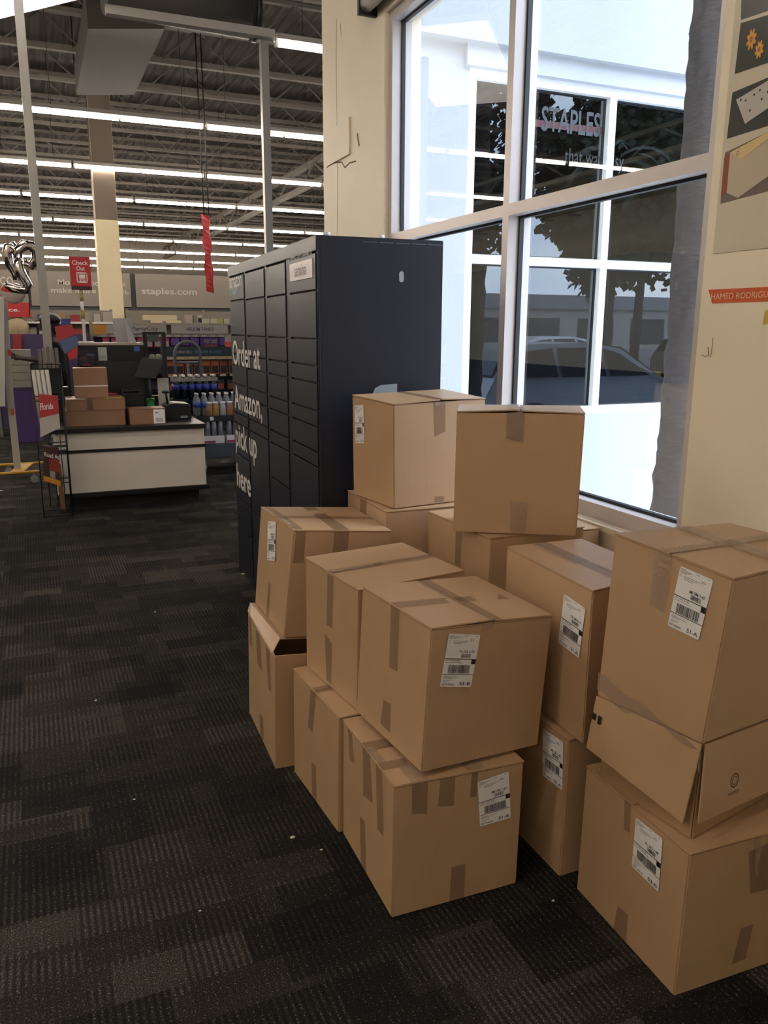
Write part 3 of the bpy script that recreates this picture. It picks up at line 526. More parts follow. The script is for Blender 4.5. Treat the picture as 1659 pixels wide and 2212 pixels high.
mb = MB(); mb.cyl((2.55, 9.62, 4.98), (2.6, 9.62, 4.98), .29, 24); mb.build('end_cap', DARKM, d)
mb = MB()
for x in (1.2, 2.3): mb.cyl((x, 9.55, 5.2), (x, 9.55, ZC), .012, 6)
mb.build('hanger_rod', DARKM, d)
# solid block standing in for a large translucent reflection by the ceiling
bf = empty('ceiling_reflection', (1.0, 14.5, 5.3), 'block standing in for a translucent ceiling reflection, hung under the roof joists', 'duct')
mb = MB(); P_ = [at(165, 205, z=5.3), at(290, 205, z=5.3), at(355, 62, z=5.3), at(190, 62, z=5.3)]
mb.prism([P_[0], P_[1], P_[2], P_[3]], (0, 0, .45)); mb.build('reflection_block', mat('reflection_grey', '4a423c', .7, 0, noise_amt=.1, noise_scale=2), bf)
mb = MB()
for p in P_: mb.cyl(p+Vector((.0, 0, .45)), Vector((p.x, p.y, ZC)), .012, 6)
mb.build('hanger_rod', DARKM, bf)
# ------------------------------------------------------------------ fluorescent strips
ZL = 4.5
def fixture(x, y, z, label, group, lit=True, tag_='ceiling light'):
    r = empty('strip_light', (x, y, z), label, tag_, group)
    mb = MB(); hw = .075
    mb.box(x-1.2, y-.045, z+.05, x+1.2, y+.045, z+.11)
    mb.hexa([(x-1.2, y-hw, z+.05), (x+1.2, y-hw, z+.05), (x+1.2, y-hw+.01, z+.05), (x-1.2, y-hw+.01, z+.05), (x-1.2, y-.05, z+.11), (x+1.2, y-.05, z+.11), (x+1.2, y-.04, z+.11), (x-1.2, y-.04, z+.11)])
    mb.hexa([(x-1.2, y+hw-.01, z+.05), (x+1.2, y+hw-.01, z+.05), (x+1.2, y+hw, z+.05), (x-1.2, y+hw, z+.05), (x-1.2, y+.04, z+.11), (x+1.2, y+.04, z+.11), (x+1.2, y+.05, z+.11), (x-1.2, y+.05, z+.11)])
    mb.build('housing', HOUS, r)
    for dx in (-.6, .6):
        mb = MB(); mb.cyl((x+dx-.575, y, z+.02), (x+dx+.575, y, z+.02), .03, 8)
        if lit: mb.build('tube', TUBEM, r)
    mb = MB()
    for dx in (-1.19, 0, 1.19): mb.box(x+dx-.012, y-.03, z-.01, x+dx+.012, y+.03, z+.05)
    mb.build('lamp_holder', WHITEP, r)
    mb = MB()
    for dx in (-.9, .9): mb.cyl((x+dx, y, z+.11), (x+dx, y, ZC), .004, 5); mb.build('hanger_rod', DARKM, r); mb = MB()
    return r
ORD = ['second', 'third', 'fourth', 'fifth', 'sixth', 'seventh', 'eighth', 'ninth', 'tenth']
proto = None
def put_fix(x, y, z, label, group):
    global proto
    if proto is None: proto = fixture(0, 0, 0, 'p', 'p'); 
    o = copy_tree(proto); o.location = (x, y, z); tag(o, label, 'ceiling light', group); return o
P0 = Vector()
def fixture0():
    return fixture(0, 0, 4.5, 'x', 'ceiling light')
proto = fixture0()
ROWS = [13.0, 17.0, 20.9, 25.4, 29.8, 34.2, 38.6, 43.0]
for i, y in enumerate(ROWS):
    xl, xr = at(0, 400, y=y).x, at(706, 400, y=y).x; x = xl-.8+1.2*(i % 2)*.7-2.44*(2 if i < 3 else 1)
    nv = 0
    while x < xr+1.3+(2.4 if i < 3 else 0):
        o = copy_tree(proto); o.location = (x, y, ZL)
        if x+1.15 < xl: lab_ = 'strip light of the %s row outside the left edge, %s out' % (ORD[i], 'farther' if x+3.6 < xl else 'just')
        elif x-1.15 > xr: lab_ = 'strip light of the %s row hidden behind the pier beside the window' % ORD[i]
        else: nv += 1; lab_ = 'fluorescent strip light, %s from the left edge in the %s row from the front' % ((['first']+ORD)[nv-1], ORD[i])
        tag(o, lab_, 'ceiling light', '%s row of strip lights' % ORD[i]); x += 2.44
o = copy_tree(proto); o.location = (3.85, 9.05, ZL); tag(o, 'nearest fluorescent strip light, brightest, cut off by the pier beside the window', 'ceiling light')
# unlit housing that continues the nearest strip to the left
uh = empty('light_rail', (1.7, 8.95, ZL), 'unlit grey rail that continues the nearest strip light to the left', 'light rail')
box('housing', .95, 8.95, ZL+.04, 2.62, 9.05, ZL+.12, HOUS, uh); mb = MB()
for x in (.9, 2.4): mb.cyl((x, 9, ZL+.12), (x, 9, ZC), .006, 6)
mb.build('hanger_rod', DARKM, uh)
# lit panel at the upper left, and unseen strips added to light the boxes and desk
a, b_ = at(-40, 52, z=4.6), at(172, 0, z=4.6); dd = (b_-a).normalized(); n_ = Vector((dd.y, -dd.x, 0)); a2 = a-dd*1.2
pn = empty('panel_light', a2+dd*1.2-n_*-.6, 'big glowing light panel in the upper left corner', 'ceiling light')
mb = MB(); c = [a2, b_+dd*.4, b_+dd*.4+n_*1.2, a2+n_*1.2]; mb.prism([p+Vector((0, 0, .03)) for p in c], (0, 0, .06)); mb.build('panel_frame', HOUS, pn)
ins_ = [p+(sum(c, Vector())/4-p).normalized()*.03 for p in c]; mb = MB(); mb.prism(ins_, (0, 0, .029)); mb.build('diffuser', mat('panel_glow', 'fff6ea', .4, emit=1.1), pn)
mb = MB()
for p in c: mb.cyl(p+Vector((0, 0, .09)), Vector((p.x, p.y, ZC)), .006, 6)
mb.build('hanger_rod', DARKM, pn)
for y in (5.0, 1.0, -3.0):
    for x in ((-8.5, -6.06, -3.6, -1.15) if y > 0 else (-6.06, -3.6)): o = copy_tree(proto); o.location = (x, y, ZL); tag(o, 'unseen strip light added to brighten the shop entrance, %s row, %s from the wall' % ({5.0: 'front', 1.0: 'middle', -3.0: 'rear'}[y], {-8.5: 'fourth', -6.06: 'third', -3.6: 'second', -1.15: 'nearest'}[x]), 'ceiling light', 'added strip lights over the entrance')
for c_ in list(proto.children): bpy.data.objects.remove(c_)
bpy.data.objects.remove(proto)
# ------------------------------------------------------------------ slim posts and the column
for px, lab in ((52, 'slim grey metal post left of the check out sign'), (571, 'slim grey metal post rising behind the far end of the locker')):
    c = at(px, 150, y=9.0); tp = empty('metal_post', (c.x, 9.0, 0), lab, 'post'); box('post', c.x-.04, 8.96, .012, c.x+.04, 9.04, ZL if px > 300 else 4.58, mat('post_grey', '96938f', .4, .2), tp); box('base_plate', c.x-.08, 8.92, 0, c.x+.08, 9.08, .012, DARKM, tp)
b = MB(); b.box(1.36, 17, 0, 1.78, 17.42, 3.6); b.mi = 1; b.box(1.37, 17.01, 3.6, 1.77, 17.41, ZC); cl = b.build('support_column', [mat('column_cream', 'e6d8b4', .6), mat('column_brown', '76685c', .7)], bevel=.004); tag(cl, 'square cream column rising behind the checkout, brown above', 'column')
# ------------------------------------------------------------------ checkout desk
dk = empty('checkout_desk', (.80, 8.0, 0), 'pale laminate checkout desk with black worktop and black band', 'desk')
x0, x1, y0, y1 = .15, 1.455, 7.65, 8.45
box('worktop', x0-.035, y0-.04, .685, x1+.012, y1, .725, BLACK, dk, .004); box('desk_panel', x0, y0, .14, x1, y1-.02, .685, CREAMLAM, dk, .003)
box('band', x0-.008, y0-.012, .505, x1+.006, y0, .53, BLACK, dk); box('band', x0-.012, y0-.012, .505, x0, y1-.05, .53, BLACK, dk); box('base_ledge', x0-.02, y0-.03, .10, x1+.02, y1, .14, BLACK, dk, .003); box('plinth', x0+.09, y0+.08, 0, x1-.06, y1-.08, .10, BLACK, dk)
ZT = .7255
def parcel(lab, x0, y0, z0, x1, y1, z1, m=None, strap=False, label=False, name='cardboard_box'):
    r = empty(name, ((x0+x1)/2, (y0+y1)/2, z0), lab, 'box'); box('box_body', x0, y0, z0, x1, y1, z1-.004, m or CARD, r, .004)
    box('top_flap', x0-.002, y0-.002, z1-.0035, x1+.002, (y0+y1)/2-.002, z1, m or CARD, r, .001); box('top_flap', x0-.002, (y0+y1)/2+.002, z1-.0035, x1+.002, y1+.002, z1, m or CARD, r, .001)
    if strap: z = z0+(z1-z0)*.38; box('strap', x0-.002, y0-.003, z, x1+.002, y0-.0005, z+.011, WHITEP, r)
    if label:
        g = lambda x, y: Vector((x0+(x1-x0)*(.66+.32*x), y0-.003, z0+(z1-z0)*(.04+.9*y))); mb = MB(); rect(mb, g, 0, 0, 1, 1); l = mb.build('shipping_label', PAPER, r); mb = MB(); g2 = lambda x, y: g(x, y)+Vector((0, -.001, 0))
        xx = .18
        while xx < .82: w_ = random.choice((.02, .04)); rect(mb, g2, xx, .12, xx+w_, .38); xx += w_+.03
        rect(mb, g2, .15, .72, .45, .8); mb.build('printing', GREYINK, l)
    return r
DCARD = cardboard('dull_cardboard', '8a6244')
parcel('low wide brown carton at the left of the checkout desk, bottom of its stack', .245, 7.78, ZT, .765, 8.2, .865, DCARD)
r = parcel('flat taped brown carton lying on the wide carton at the left of the desk', .27, 7.80, .8655, .775, 8.18, .968, DCARD)
box('tape', .44, 7.797, .87, .49, 7.7995, .965, TAPE, r); box('tape', .44, 7.80, .9685, .49, 8.18, .9695, TAPE, r); box('tape', .61, 7.81, .9685, .75, 7.9, .9695, mat('yellow_tape', 'c9b428', .4), r)['label'] = 'yellow tape'; box('tape', .27, 7.80, .9685, .43, 7.86, .9695, WHITEP, r)['label'] = 'white tape'
parcel('upright brown carton with a white strap, standing on top of the flat carton', .355, 7.90, .970, .64, 8.1, 1.24, DCARD, strap=True)
parcel('small brown carton with a white label at the right of the checkout desk', .80, 7.74, ZT, 1.12, 7.98, .87, DCARD, label=True)
mb = MB(); mb.lathe((.70, 8.26, ZT), [(.035, 0), (.04, .2), (.045, .235), (.055, .24), (.05, .255), (.04, .255)], 18); tag(mb.build('red_cup', mat('red_plastic', 'c3263c', .35)), 'red plastic tub showing beside the upright strapped carton', 'tub')
pr_ = empty('receipt_printer', (.87, 8.25, ZT), 'black receipt printer behind the small labelled carton', 'printer'); mb = MB(); mb.prism([(.785, 8.12, ZT), (.785, 8.12, ZT+.24), (.785, 8.22, ZT+.3), (.785, 8.4, ZT+.3), (.785, 8.4, ZT)], (.2, 0, 0)); mb.build('printer_case', BLACK, pr_, bevel=.006); box('paper_slot', .80, 8.16, ZT+.275, .94, 8.2, ZT+.285, DARKM, pr_)
ct = empty('card_terminal', (1.28, 8.15, ZT), 'black rounded card terminal on the right end of the worktop', 'card terminal'); mb = MB(); mb.prism([(1.15, 8.0, ZT), (1.15, 8.0, ZT+.11), (1.18, 8.0, ZT+.15), (1.26, 8.0, ZT+.165), (1.40, 8.0, ZT+.15), (1.41, 8.0, ZT)], (0, .28, 0)); mb.build('terminal_case', BLACK, ct, bevel=.01); box('front_plate', 1.3, 7.996, ZT+.02, 1.37, 8.0-.0005, ZT+.04, STEEL, ct); mb = MB(); mb.cyl((1.2, 8.1, ZT+.15), (1.18, 8.05, ZT+.26), .012, 8); mb.ball((1.18, 8.05, ZT+.27), .03, 8, (1.4, .8, .6)); mb.build('scanner_head', BLACK, ct)
mb = MB(); mb.box(1.01, 8.18, ZT, 1.09, 8.26, ZT+.2); mb.mi = 1; mb.tube([(1.05+.05*math.cos(a/3)*.8, 8.165, ZT+.13+.07*math.sin(a/3)) for a in range(0, 17)], .006, 6); tag(mb.build('cable_holder', [mat('green_plastic', '2f8a46', .4), BLACK]), 'green holder with coiled black cable behind the small carton', 'cable holder')
box('notice_sheet', 1.16, 8.436, ZT, 1.27, 8.441, ZT+.38, mat('notice_grey', 'a29a8e', .7)); tag(bpy.data.objects['notice_sheet'], 'blank grey sheet standing upright at the back of the worktop', 'paper')
# tall black cabinet behind the desk
cb = empty('register_cabinet', (.75, 8.75, 0), 'tall black cabinet behind the desk with a printed sheet and a blue card', 'cabinet'); box('cabinet_body', .44, 8.56, 0, 1.06, 8.88, 1.43, BLACK, cb, .004); box('cabinet_top', .43, 8.55, 1.43, 1.06, 8.89, 1.452, mat('beige_edge', '9d9183', .5), cb)
c0 = at(211, 750, y=8.558); c1 = at(232, 780, y=8.558)
mb = MB(); mb.box(c0.x, 8.555, c1.z, c1.x, 8.5595, c0.z); s_ = mb.build('printed_sheet', mat('sheet_pale', 'a3a79f', .5), cb); mb = MB()
for k in range(3): mb.quad((c0.x+.015, 8.5545, c1.z+.02+k*.014), (c1.x-.015, 8.5545, c1.z+.02+k*.014), (c1.x-.015, 8.5545, c1.z+.025+k*.014), (c0.x+.015, 8.5545, c1.z+.025+k*.014))
mb.build('printing', GREYINK, s_); c0 = at(289, 748, y=8.558); c1 = at(302, 759, y=8.558); box('blue_card', c0.x, 8.555, c1.z, c1.x, 8.5595, c0.z, mat('card_blue', '41588f', .4), cb)
box('lower_panel', .52, 8.54, .9, 1.05, 8.5598, 1.28, mat('panel_black', '1b1a1b', .5), cb)
mn = empty('touch_monitor', (1.1, 8.35, ZT), 'black monitor seen from behind, tilted on a stand behind the desk', 'monitor')
q = [at(306, 772, y=8.40), at(352, 777, y=8.32), at(337, 818, y=8.36), at(290, 815, y=8.44)]
mb = MB(); mb.prism(q, (0.01, .04, 0)); mb.build('screen_back', mat('monitor_grey', '26262a', .5), mn, bevel=.003); mb = MB(); mb.cyl((1.08, 8.41, ZT+.015), (1.08, 8.42, 1.2), .015, 10); mb.cyl((1.08, 8.41, ZT), (1.08, 8.41, ZT+.015), .07, 16); mb.build('stand', DARKM, mn)
ah = empty('sign_holder', (.86, 8.7, 1.452), 'tilted clear plastic sign holder on top of the black cabinet', 'sign holder'); q = [at(242, 688, y=8.66), at(283, 687, y=8.7), at(292, 739, y=8.7), at(252, 740, y=8.66)]
for p in (q[2], q[3]): p.z = 1.4525
mb = MB(); mb.prism(q, (0, .006, 0)); mb.build('holder_sheet', mat('cloudy_plastic', 'a5a3a3', .2, alpha=.8), ah); q2 = [at(268, 690, y=8.65)]; mb = MB(); mb.prism([q[0]*.4+q[1]*.6, q[0]*.35+q[1]*.65, q[3]*.1+q[2]*.9+Vector((.02, -.08, 0)), q[3]*.4+q[2]*.6+Vector((0, -.08, 0))], (.004, 0, 0)); mb.build('back_fin', mat('cloudy_plastic', 'a5a3a3', .2, alpha=.8), ah)
# check out sign on its pole
cs = empty('checkout_sign', (.51, 8.66, 1.452), 'red hanging-style sign reading Check Out on a white pole', 'sign')
mb = MB(); mb.box(.425, 8.62, 1.99, .615, 8.66, 2.265); mb.build('sign_board', RED, cs, bevel=.003); box('sign_foot', .43, 8.615, 1.955, .615, 8.665, 1.99, mat('sign_dark', '3a1418', .5), cs)
sf = lambda x, y: Vector((.425+.19*x, 8.6185, 1.99+.275*y)); PK = mat('sign_pale', 'e6d9d6', .5); mb = MB(); put_text(mb, 'Check', sf, .12, .72, .9, .87, True); put_text(mb, 'Out', sf, .32, .53, .72, .68, True)
for r_ in ((.3, .12, .82, .17), (.3, .43, .82, .47), (.3, .12, .345, .47), (.775, .12, .82, .47), (.42, .26, .72, .4), (.42, .2, .74, .23)): rect(mb, sf, *r_)
for cx in (.48, .66): mb.poly([sf(cx+.03*math.cos(a*.785), .175+.02*math.sin(a*.785)) for a in range(8)])
mb.build('sign_print', PK, cs); mb = MB(); mb.cyl((.515, 8.66, 1.46), (.515, 8.66, 1.955), .017, 10); mb.mi = 1; mb.cyl((.515, 8.66, 1.85), (.515, 8.66, 1.93), .019, 10); mb.cyl((.515, 8.66, 1.68), (.515, 8.66, 1.77), .019, 10); mb.build('pole', [WHITEP, mat('pole_tape', '9a8a4a', .6)], cs); box('base', .44, 8.6, 1.452, .6, 8.74, 1.466, WHITEP, cs)
# red twisted hanging streamer
hs = empty('hanging_streamer', (2.86, 14, 2.2), 'twisted red banner hanging on two cords from the roof', 'banner'); mb = MB(); n_ = 16; L_ = []
for k in range(n_+1):
    z = 3.42-1.22*k/n_; a = .35+.2*math.sin(k*.9); w_ = .075+.012*math.sin(k*1.3); cx = 2.84+.03*k/n_; L_.append((Vector((cx-w_*math.cos(a), 14-w_*math.sin(a), z)), Vector((cx+w_*math.cos(a), 14+w_*math.sin(a), z-.03))))
for k in range(n_): mb.hexa([L_[k][0], L_[k][1], L_[k+1][1], L_[k+1][0]]+[p+Vector((.004, .012, 0)) for p in (L_[k][0], L_[k][1], L_[k+1][1], L_[k+1][0])])
mb.build('cloth', mat('streamer_red', '9a2a2e', .4), hs); mb = MB(); mb.cyl((2.82, 14, 3.4), (2.80, 14, ZC), .01, 5); mb.cyl((2.9, 14, 3.4), (2.88, 14, ZC), .01, 5); mb.build('cord', BLACK, hs)
# foil balloon
FOIL = mat('silver_foil', 'c9c0bd', .12, 1.0, bump=.35, bump_scale=14)
bl = empty('foil_balloon', at(45, 640, y=9.9), 'curly silver foil balloon floating left of the tall post', 'balloon')
K_ = 200/1106*1.5
def bp(l, y, dy=0): return [at(x*.1808, 500+yy*.1808, y=y+dy*i) for i, (x, yy) in enumerate(l)]
mb = MB(); mb.tube(bp([(180, 580), (170, 500), (120, 400), (80, 280), (100, 180), (150, 165), (190, 230), (190, 320)], 10.0, -.006), [.02, .03, .045, .055, .05, .05, .045, .02], 12)
mb.tube(bp([(200, 330), (215, 230), (290, 160), (370, 170), (430, 240), (430, 340), (370, 410), (310, 380), (300, 320)], 9.85, .01), [.02, .05, .06, .055, .05, .05, .045, .035, .015], 12)
mb.tube(bp([(245, 260), (215, 370), (235, 470), (280, 560), (330, 640), (310, 700), (230, 690), (150, 670), (90, 640), (70, 600)], 9.75, .004), [.02, .05, .055, .055, .05, .045, .05, .055, .04, .015], 12); mb.build('foil_body', FOIL, bl)
mb = MB(); mb.tube(bp([(330, 480), (345, 620), (350, 860), (355, 1000)], 9.9), .004, 5); mb.build('ribbon', BLACK, bl)
mb = MB(); c = at(28, 633, y=10.2); mb.ball(c, .13, 16, (1, .35, .9)); mb.mi = 1; mb.ball(c+Vector((0, -.005, .035)), .125, 16, (.98, .36, .55)); tag(mb.build('round_balloon', [mat('cloudy_balloon', 'a79b93', .2), mat('balloon_red', 'b32a26', .3)]), 'round pale balloon with a red top under the silver foil balloon', 'balloon')
# rolling display stand at the left edge
rs = empty('rolling_stand', (-.2, 9.4, 0), 'white display stand on a yellow wheeled base at the left edge', 'display stand')
p0 = at(7, 650, y=9.4); p1 = at(22, 860, y=9.4); p2 = at(38, 1012, y=9.4)
mb = MB()
for a, c in ((p0, p1), (p1, p2)): mb.prism([a+Vector((-.035, 0, 0)), a+Vector((.035, 0, 0)), c+Vector((.035, 0, 0)), c+Vector((-.035, 0, 0))], (0, .05, 0))
mb.build('post', mat('stand_white', '9d9a95', .5), rs); mb = MB(); a = at(-25, 640, y=9.25); c = at(2, 878, y=9.25); mb.prism([a+Vector((-.3, 0, 0)), a+Vector((.14, 0, 0)), c+Vector((.04, 0, 0)), c+Vector((-.3, 0, 0))], (0, .03, 0)); mb.build('panel', mat('stand_panel', 'b9b6b2', .5), rs)
mb = MB()
for q in ((41, 762), (48, 890)): c = at(q[0]-22, q[1], y=9.395); mb.box(c.x-.01, 9.39, c.z-.03, c.x+.02, 9.3995, c.z+.03)
mb.build('red_sticker', mat('sticker_red', 'c0392b', .5), rs)
for (ya, xa, xb) in ((9.15, -.62, .0), (9.75, -.40, .14)):
    mb = MB(); mb.cyl((xa, ya, .115), (xb, ya, .115), .016, 8); mb.build('base_bar', YELLOW, rs)
    for xx in (xa+.08, xb-.06): mb = MB(); mb.cyl((xx, ya-.012, .04), (xx, ya+.012, .04), .038, 12); mb.cyl((xx, ya, .07), (xx, ya, .11), .008, 6); mb.build('caster', STEEL, rs)
mb = MB(); mb.prism([(-.30, 9.13, .11), (-.18, 9.13, .11), (-.05, 9.77, .11), (-.20, 9.77, .11)], (0, 0, .012)); mb.build('cross_plate', YELLOW, rs)
# ------------------------------------------------------------------ brochure / map rack left of the desk
rk = empty('map_rack', (.11, 7.46, 0), 'black wire map rack at the left end of the desk', 'rack'); mb = MB(); WR = .005
for x, y in ((-.0, 7.34), (.232, 7.34), (-.0, 7.57), (.232, 7.57)): mb.cyl((x, y+.0, 0), (x, y, 1.30), WR, 6)
for z in (.02, .3, .58, .62, 1.0, 1.04, 1.3):
    mb.tube([(-.0, 7.34, z), (.232, 7.34, z), (.232, 7.57, z), (-.0, 7.57, z)], WR, 6, closed=True)
for x in (.06, .12, .18): mb.cyl((x, 7.335, .1), (x, 7.335, .70), .004, 5)
mb.build('wire_frame', BLACK, rk); box('backboard', -.0, 7.575, 1.0, .232, 7.58, 1.30, DARKM, rk)
def flat(name, px, y, m, lab, cat, txt=(), group=None, th=.012, extra=()):
    q = [at(*p, y=y) for p in px]; mb = MB(); mb.prism(q, (0, th, 0)); r = mb.build(name, m); tag(r, lab, cat, group)
    def g(x, yy, o=.002): a = (q[3]*(1-x)+q[2]*x)*(1-yy)+(q[0]*(1-x)+q[1]*x)*yy; return a+Vector((0, -o, 0))
    for rc, mm in extra: b = MB(); rect(b, lambda x, y_: g(x, y_, .0015), *rc); b.build('cover_block', mm, r)
    for s, rc, mm in txt: b = MB(); put_text(b, s, lambda x, y_: g(x, y_, .003), *rc, True); b.build('lettering', mm, r)
    return r
ROLLW = mat('roll_white', 'bdb8ae', .5)
for i in range(4):
    xx = .072+.035*i; r = empty('poster_tube', (xx, 7.44, 1.045), ('leftmost', 'second', 'third', 'rightmost')[i]+' white rolled map in the top pocket of the wire rack', 'rolled map', 'white rolled maps in the rack'); mb = MB(); mb.cyl((xx-.03, 7.48, .80), (xx-.055, 7.44, 1.25), .016, 12); mb.build('roll', ROLLW, r); mb = MB(); mb.cyl((xx-.0411, 7.4622, 1.0), (xx-.0442, 7.4595, 1.03), .0168, 12); mb.build('label_ring', mat('roll_orange', 'b98a64', .5) if i % 2 == 0 else mat('roll_green', '8f9160', .5), r)
for i in range(5):
    xx = .08+.033*i; r = box('folded_map', xx-.014, 7.41+.02*(i % 2), 1.265, xx+.012, 7.45+.02*(i % 2), 1.42+.012*(i % 3), mat('map_tan', '80766c', .6) if i % 2 else mat('map_grey', '5f5b58', .6)); tag(r, ('leftmost tan', 'second, grey', 'middle tan', 'fourth, grey', 'rightmost tan')[i]+' folded map upright at the top of the wire rack', 'map', 'folded maps on top of the rack')
flat('map_book', [(84, 851), (125, 855), (130, 924), (87, 945)], 7.315, mat('cover_pale', 'a9a39a', .5), 'map with a red head reading Florida, on the wire rack', 'map', [('Florida', (.05, .62, .72, .79), mat('cover_white', 'ded8cf', .5))], extra=[((0, .45, 1, 1), mat('cover_red', '9e2e33', .5))])
flat('road_atlas', [(94, 962), (127, 968), (131, 1050), (94, 1038)], 7.295, mat('atlas_dark', '3a1f1c', .5), 'atlas with an orange foot reading Road At, low on the wire rack', 'book', [('Road At', (.06, .70, .98, .82), mat('cover_white', 'ded8cf', .5))], th=.03, extra=[((0, 0, 1, .14), mat('atlas_orange', 'b97a1c', .5)), ((.35, .35, 1, .68), mat('atlas_red', '7d2a20', .5)), ((.4, .15, .7, .34), mat('atlas_grey', '8b8680', .5))])
b = MB(); c0 = at(126, 1000, y=7.585); b.prism([(c0.x-.025, 7.585, .44), (c0.x+.018, 7.585, .42), (c0.x+.03, 7.585, 0), (c0.x-.01, 7.585, 0)], (0, .018, 0)); tag(b.build('wood_plank', mat('plank', '6f5238', .7)), 'brown board leaning against the left end of the desk', 'board')
for i, (q, m, lab) in enumerate((([(118, 705), (155, 700), (162, 722), (124, 738)], 'a12d33', 'red leaflet tilted at the top of the rack'), ([(128, 735), (166, 725), (170, 745), (140, 765)], '4d5d80', 'blue and grey leaflet fanned above the rack'), ([(140, 752), (168, 748), (166, 772), (150, 778)], 'ad2f33', 'red leaflet low in the fan above the rack'), ([(133, 688), (154, 689), (150, 706), (130, 706)], '2f3f80', 'dark blue leaflet at the top of the fan'))):
    flat('leaflet', q, 8.192+.004*i, mat('leaf%d' % i, m, .5), lab, 'leaflet', th=.004)
mb = MB(); YS = 8.221; q = [at(126, 740, y=YS), at(146, 770, y=YS), at(152, 870, y=YS)]; mb.tube([Vector((q[0].x, YS, q[0].z)), Vector((q[1].x, YS, q[1].z)), Vector((q[2].x, YS, .9)), Vector((q[2].x, YS, ZT+.001))], .013, 8); lh = mb.build('leaflet_stand', BLACK); tag(lh, 'bent black stand holding the fanned leaflets behind the rack', 'stand')
box('speaker', .20, 7.93, ZT, .34, 8.05, ZT+.25, BLACK) if False else None
sp = empty('black_speaker', (.19, 8.3, ZT), 'small black speaker with a round grey badge at the left of the desk', 'speaker'); box('speaker_case', .16, 8.245, ZT, .31, 8.39, 1.05, BLACK, sp, .004); mb = MB(); mb.cyl((.21, 8.245, .95), (.21, 8.24, .95), .024, 16); mb.build('badge', mat('badge_grey', '55595e', .5), sp)
flat('road_atlas_map', [(170, 755), (209, 756), (203, 790), (166, 790)], 8.5, mat('atlas_navy', '1d1f33', .4), 'dark atlas reading Atlas propped against the black cabinet', 'book', [('Atlas', (.45, .62, .95, .8), mat('cover_grey', '6d6d75', .5))], extra=[((.1, .3, .5, .6), mat('atlas_brown', '4b3034', .5)), ((.3, .0, .75, .12), mat('atlas_red', '7d2a20', .5))])
# purple bin
pb = empty('purple_bin', (-.12, 12.7, 0), 'purple fabric display bin standing on the floor at the left', 'bin'); P_ = [at(17, 840, y=12.5), at(85, 838, y=12.5), at(85, 903, y=12.5), at(20, 908, y=12.5)]
mb = MB(); mb.prism([(P_[0].x, 12.5, .74), (P_[1].x, 12.5, .74), (P_[1].x, 12.5, .0), (P_[3].x, 12.5, .0)], (0, .45, 0)); mb.build('bin_body', mat('bin_purple', '4a3270', .6), pb); box('rim', P_[0].x-.01, 12.49, .74, P_[1].x+.01, 12.96, .77, PURPLED, pb)
for i in range(5):
    z0 = .772+.105*i; r = box('paper_ream', P_[0].x+.05-.01*(i % 2), 12.55, z0, P_[1].x-.05-.02*(i % 3), 12.85, z0+.1, mat('ream_white', '99938a', .6)); tag(r, ('bottom', 'second', 'middle', 'fourth', 'topmost')[i]+' white paper ream in the stack above the purple bin', 'paper ream', 'paper reams above the purple bin')
# ------------------------------------------------------------------ platform cart with drinks
ca = empty('platform_cart', (1.85, 9.2, 0), 'grey platform cart with a hooped handle, loaded with drinks', 'cart'); CG = mat('cart_grey', '4b4f57', .45)
box('deck', 1.62, 9.0, .17, 2.30, 9.785, .335, CG, ca, .01); c0 = at(478, 997, y=8.99); box('maker_plate', c0.x-.0, 8.994, c0.z-.015, c0.x+.08, 8.9995, c0.z+.015, STEEL, ca)
for x in (1.72, 2.2):
    for y in (9.08, 9.66): mb = MB(); mb.cyl((x-.012, y, .06), (x+.012, y, .06), .058, 14); mb.box(x-.02, y-.01, .1, x+.02, y+.03, .17); mb.build('caster', STEEL, ca)
hy = 9.80; hx0, hx1 = at(379, 800, y=hy).x, at(434, 800, y=hy).x; hm = (hx0+hx1)/2; hr = (hx1-hx0)/2; zt_ = at(405, 738, y=hy).z-hr; pts = [(hx0, hy, .2), (hx0, hy, zt_-.02)]+[(hm-hr*math.cos(a*math.pi/12), hy, zt_+hr*math.sin(a*math.pi/12)) for a in range(1, 12)]+[(hx1, hy, zt_-.02), (hx1, hy, .2)]
mb = MB(); mb.tube(pts, .018, 10); mb.tube([(hx0, hy, 1.20), (hx1, hy, 1.20)], .014, 8); mb.tube([(hm, hy, 1.2), (hm, hy, .26)], .015, 8); mb.tube([(hx0, hy, .25), (hx1+.2, hy, .25)], .018, 8); mb.build('handle', CG, ca)
SHELFT = empty('drinks_tray', (1.93, 9.2, .60), 'dark shelf board resting on the can trays of the cart', 'tray'); box('tray_board', 1.63, 9.0, .605, 2.28, 9.7, .625, DARKM, SHELFT); box('tray_lip', 1.63, 8.99, .585, 2.28, 8.999, .65, DARKM, SHELFT); box('price_tag', 1.78, 8.985, .60, 1.82, 8.9895, .64, PAPER, SHELFT)
CAN = mat('can_silver', '9fa1aa', .3, .7)
def can_tray(x, lab):
    r = empty('can_tray', (x, 9.2, .336), lab, 'drinks tray', 'trays of cans on the cart'); box('carton_tray', x-.145, 9.03, .336, x+.145, 9.4, .42, PAPER, r); box('pink_band', x-.143, 9.026, .34, x+.04, 9.0295, .365, mat('band_pink', 'a2415c', .5), r)
    for i in range(4):
        for j in range(2): mb = MB(); mb.lathe((x-.108+.072*i, 9.075+.08*j, .35), [(.026, 0), (.033, .01), (.033, .2), (.026, .23), (.026, .234)], 12); mb.build('can', CAN, r)
can_tray(1.80, 'white tray of silver cans at the left of the lower cart deck'); can_tray(2.115, 'white tray of silver cans on the lower cart deck nearest the locker')
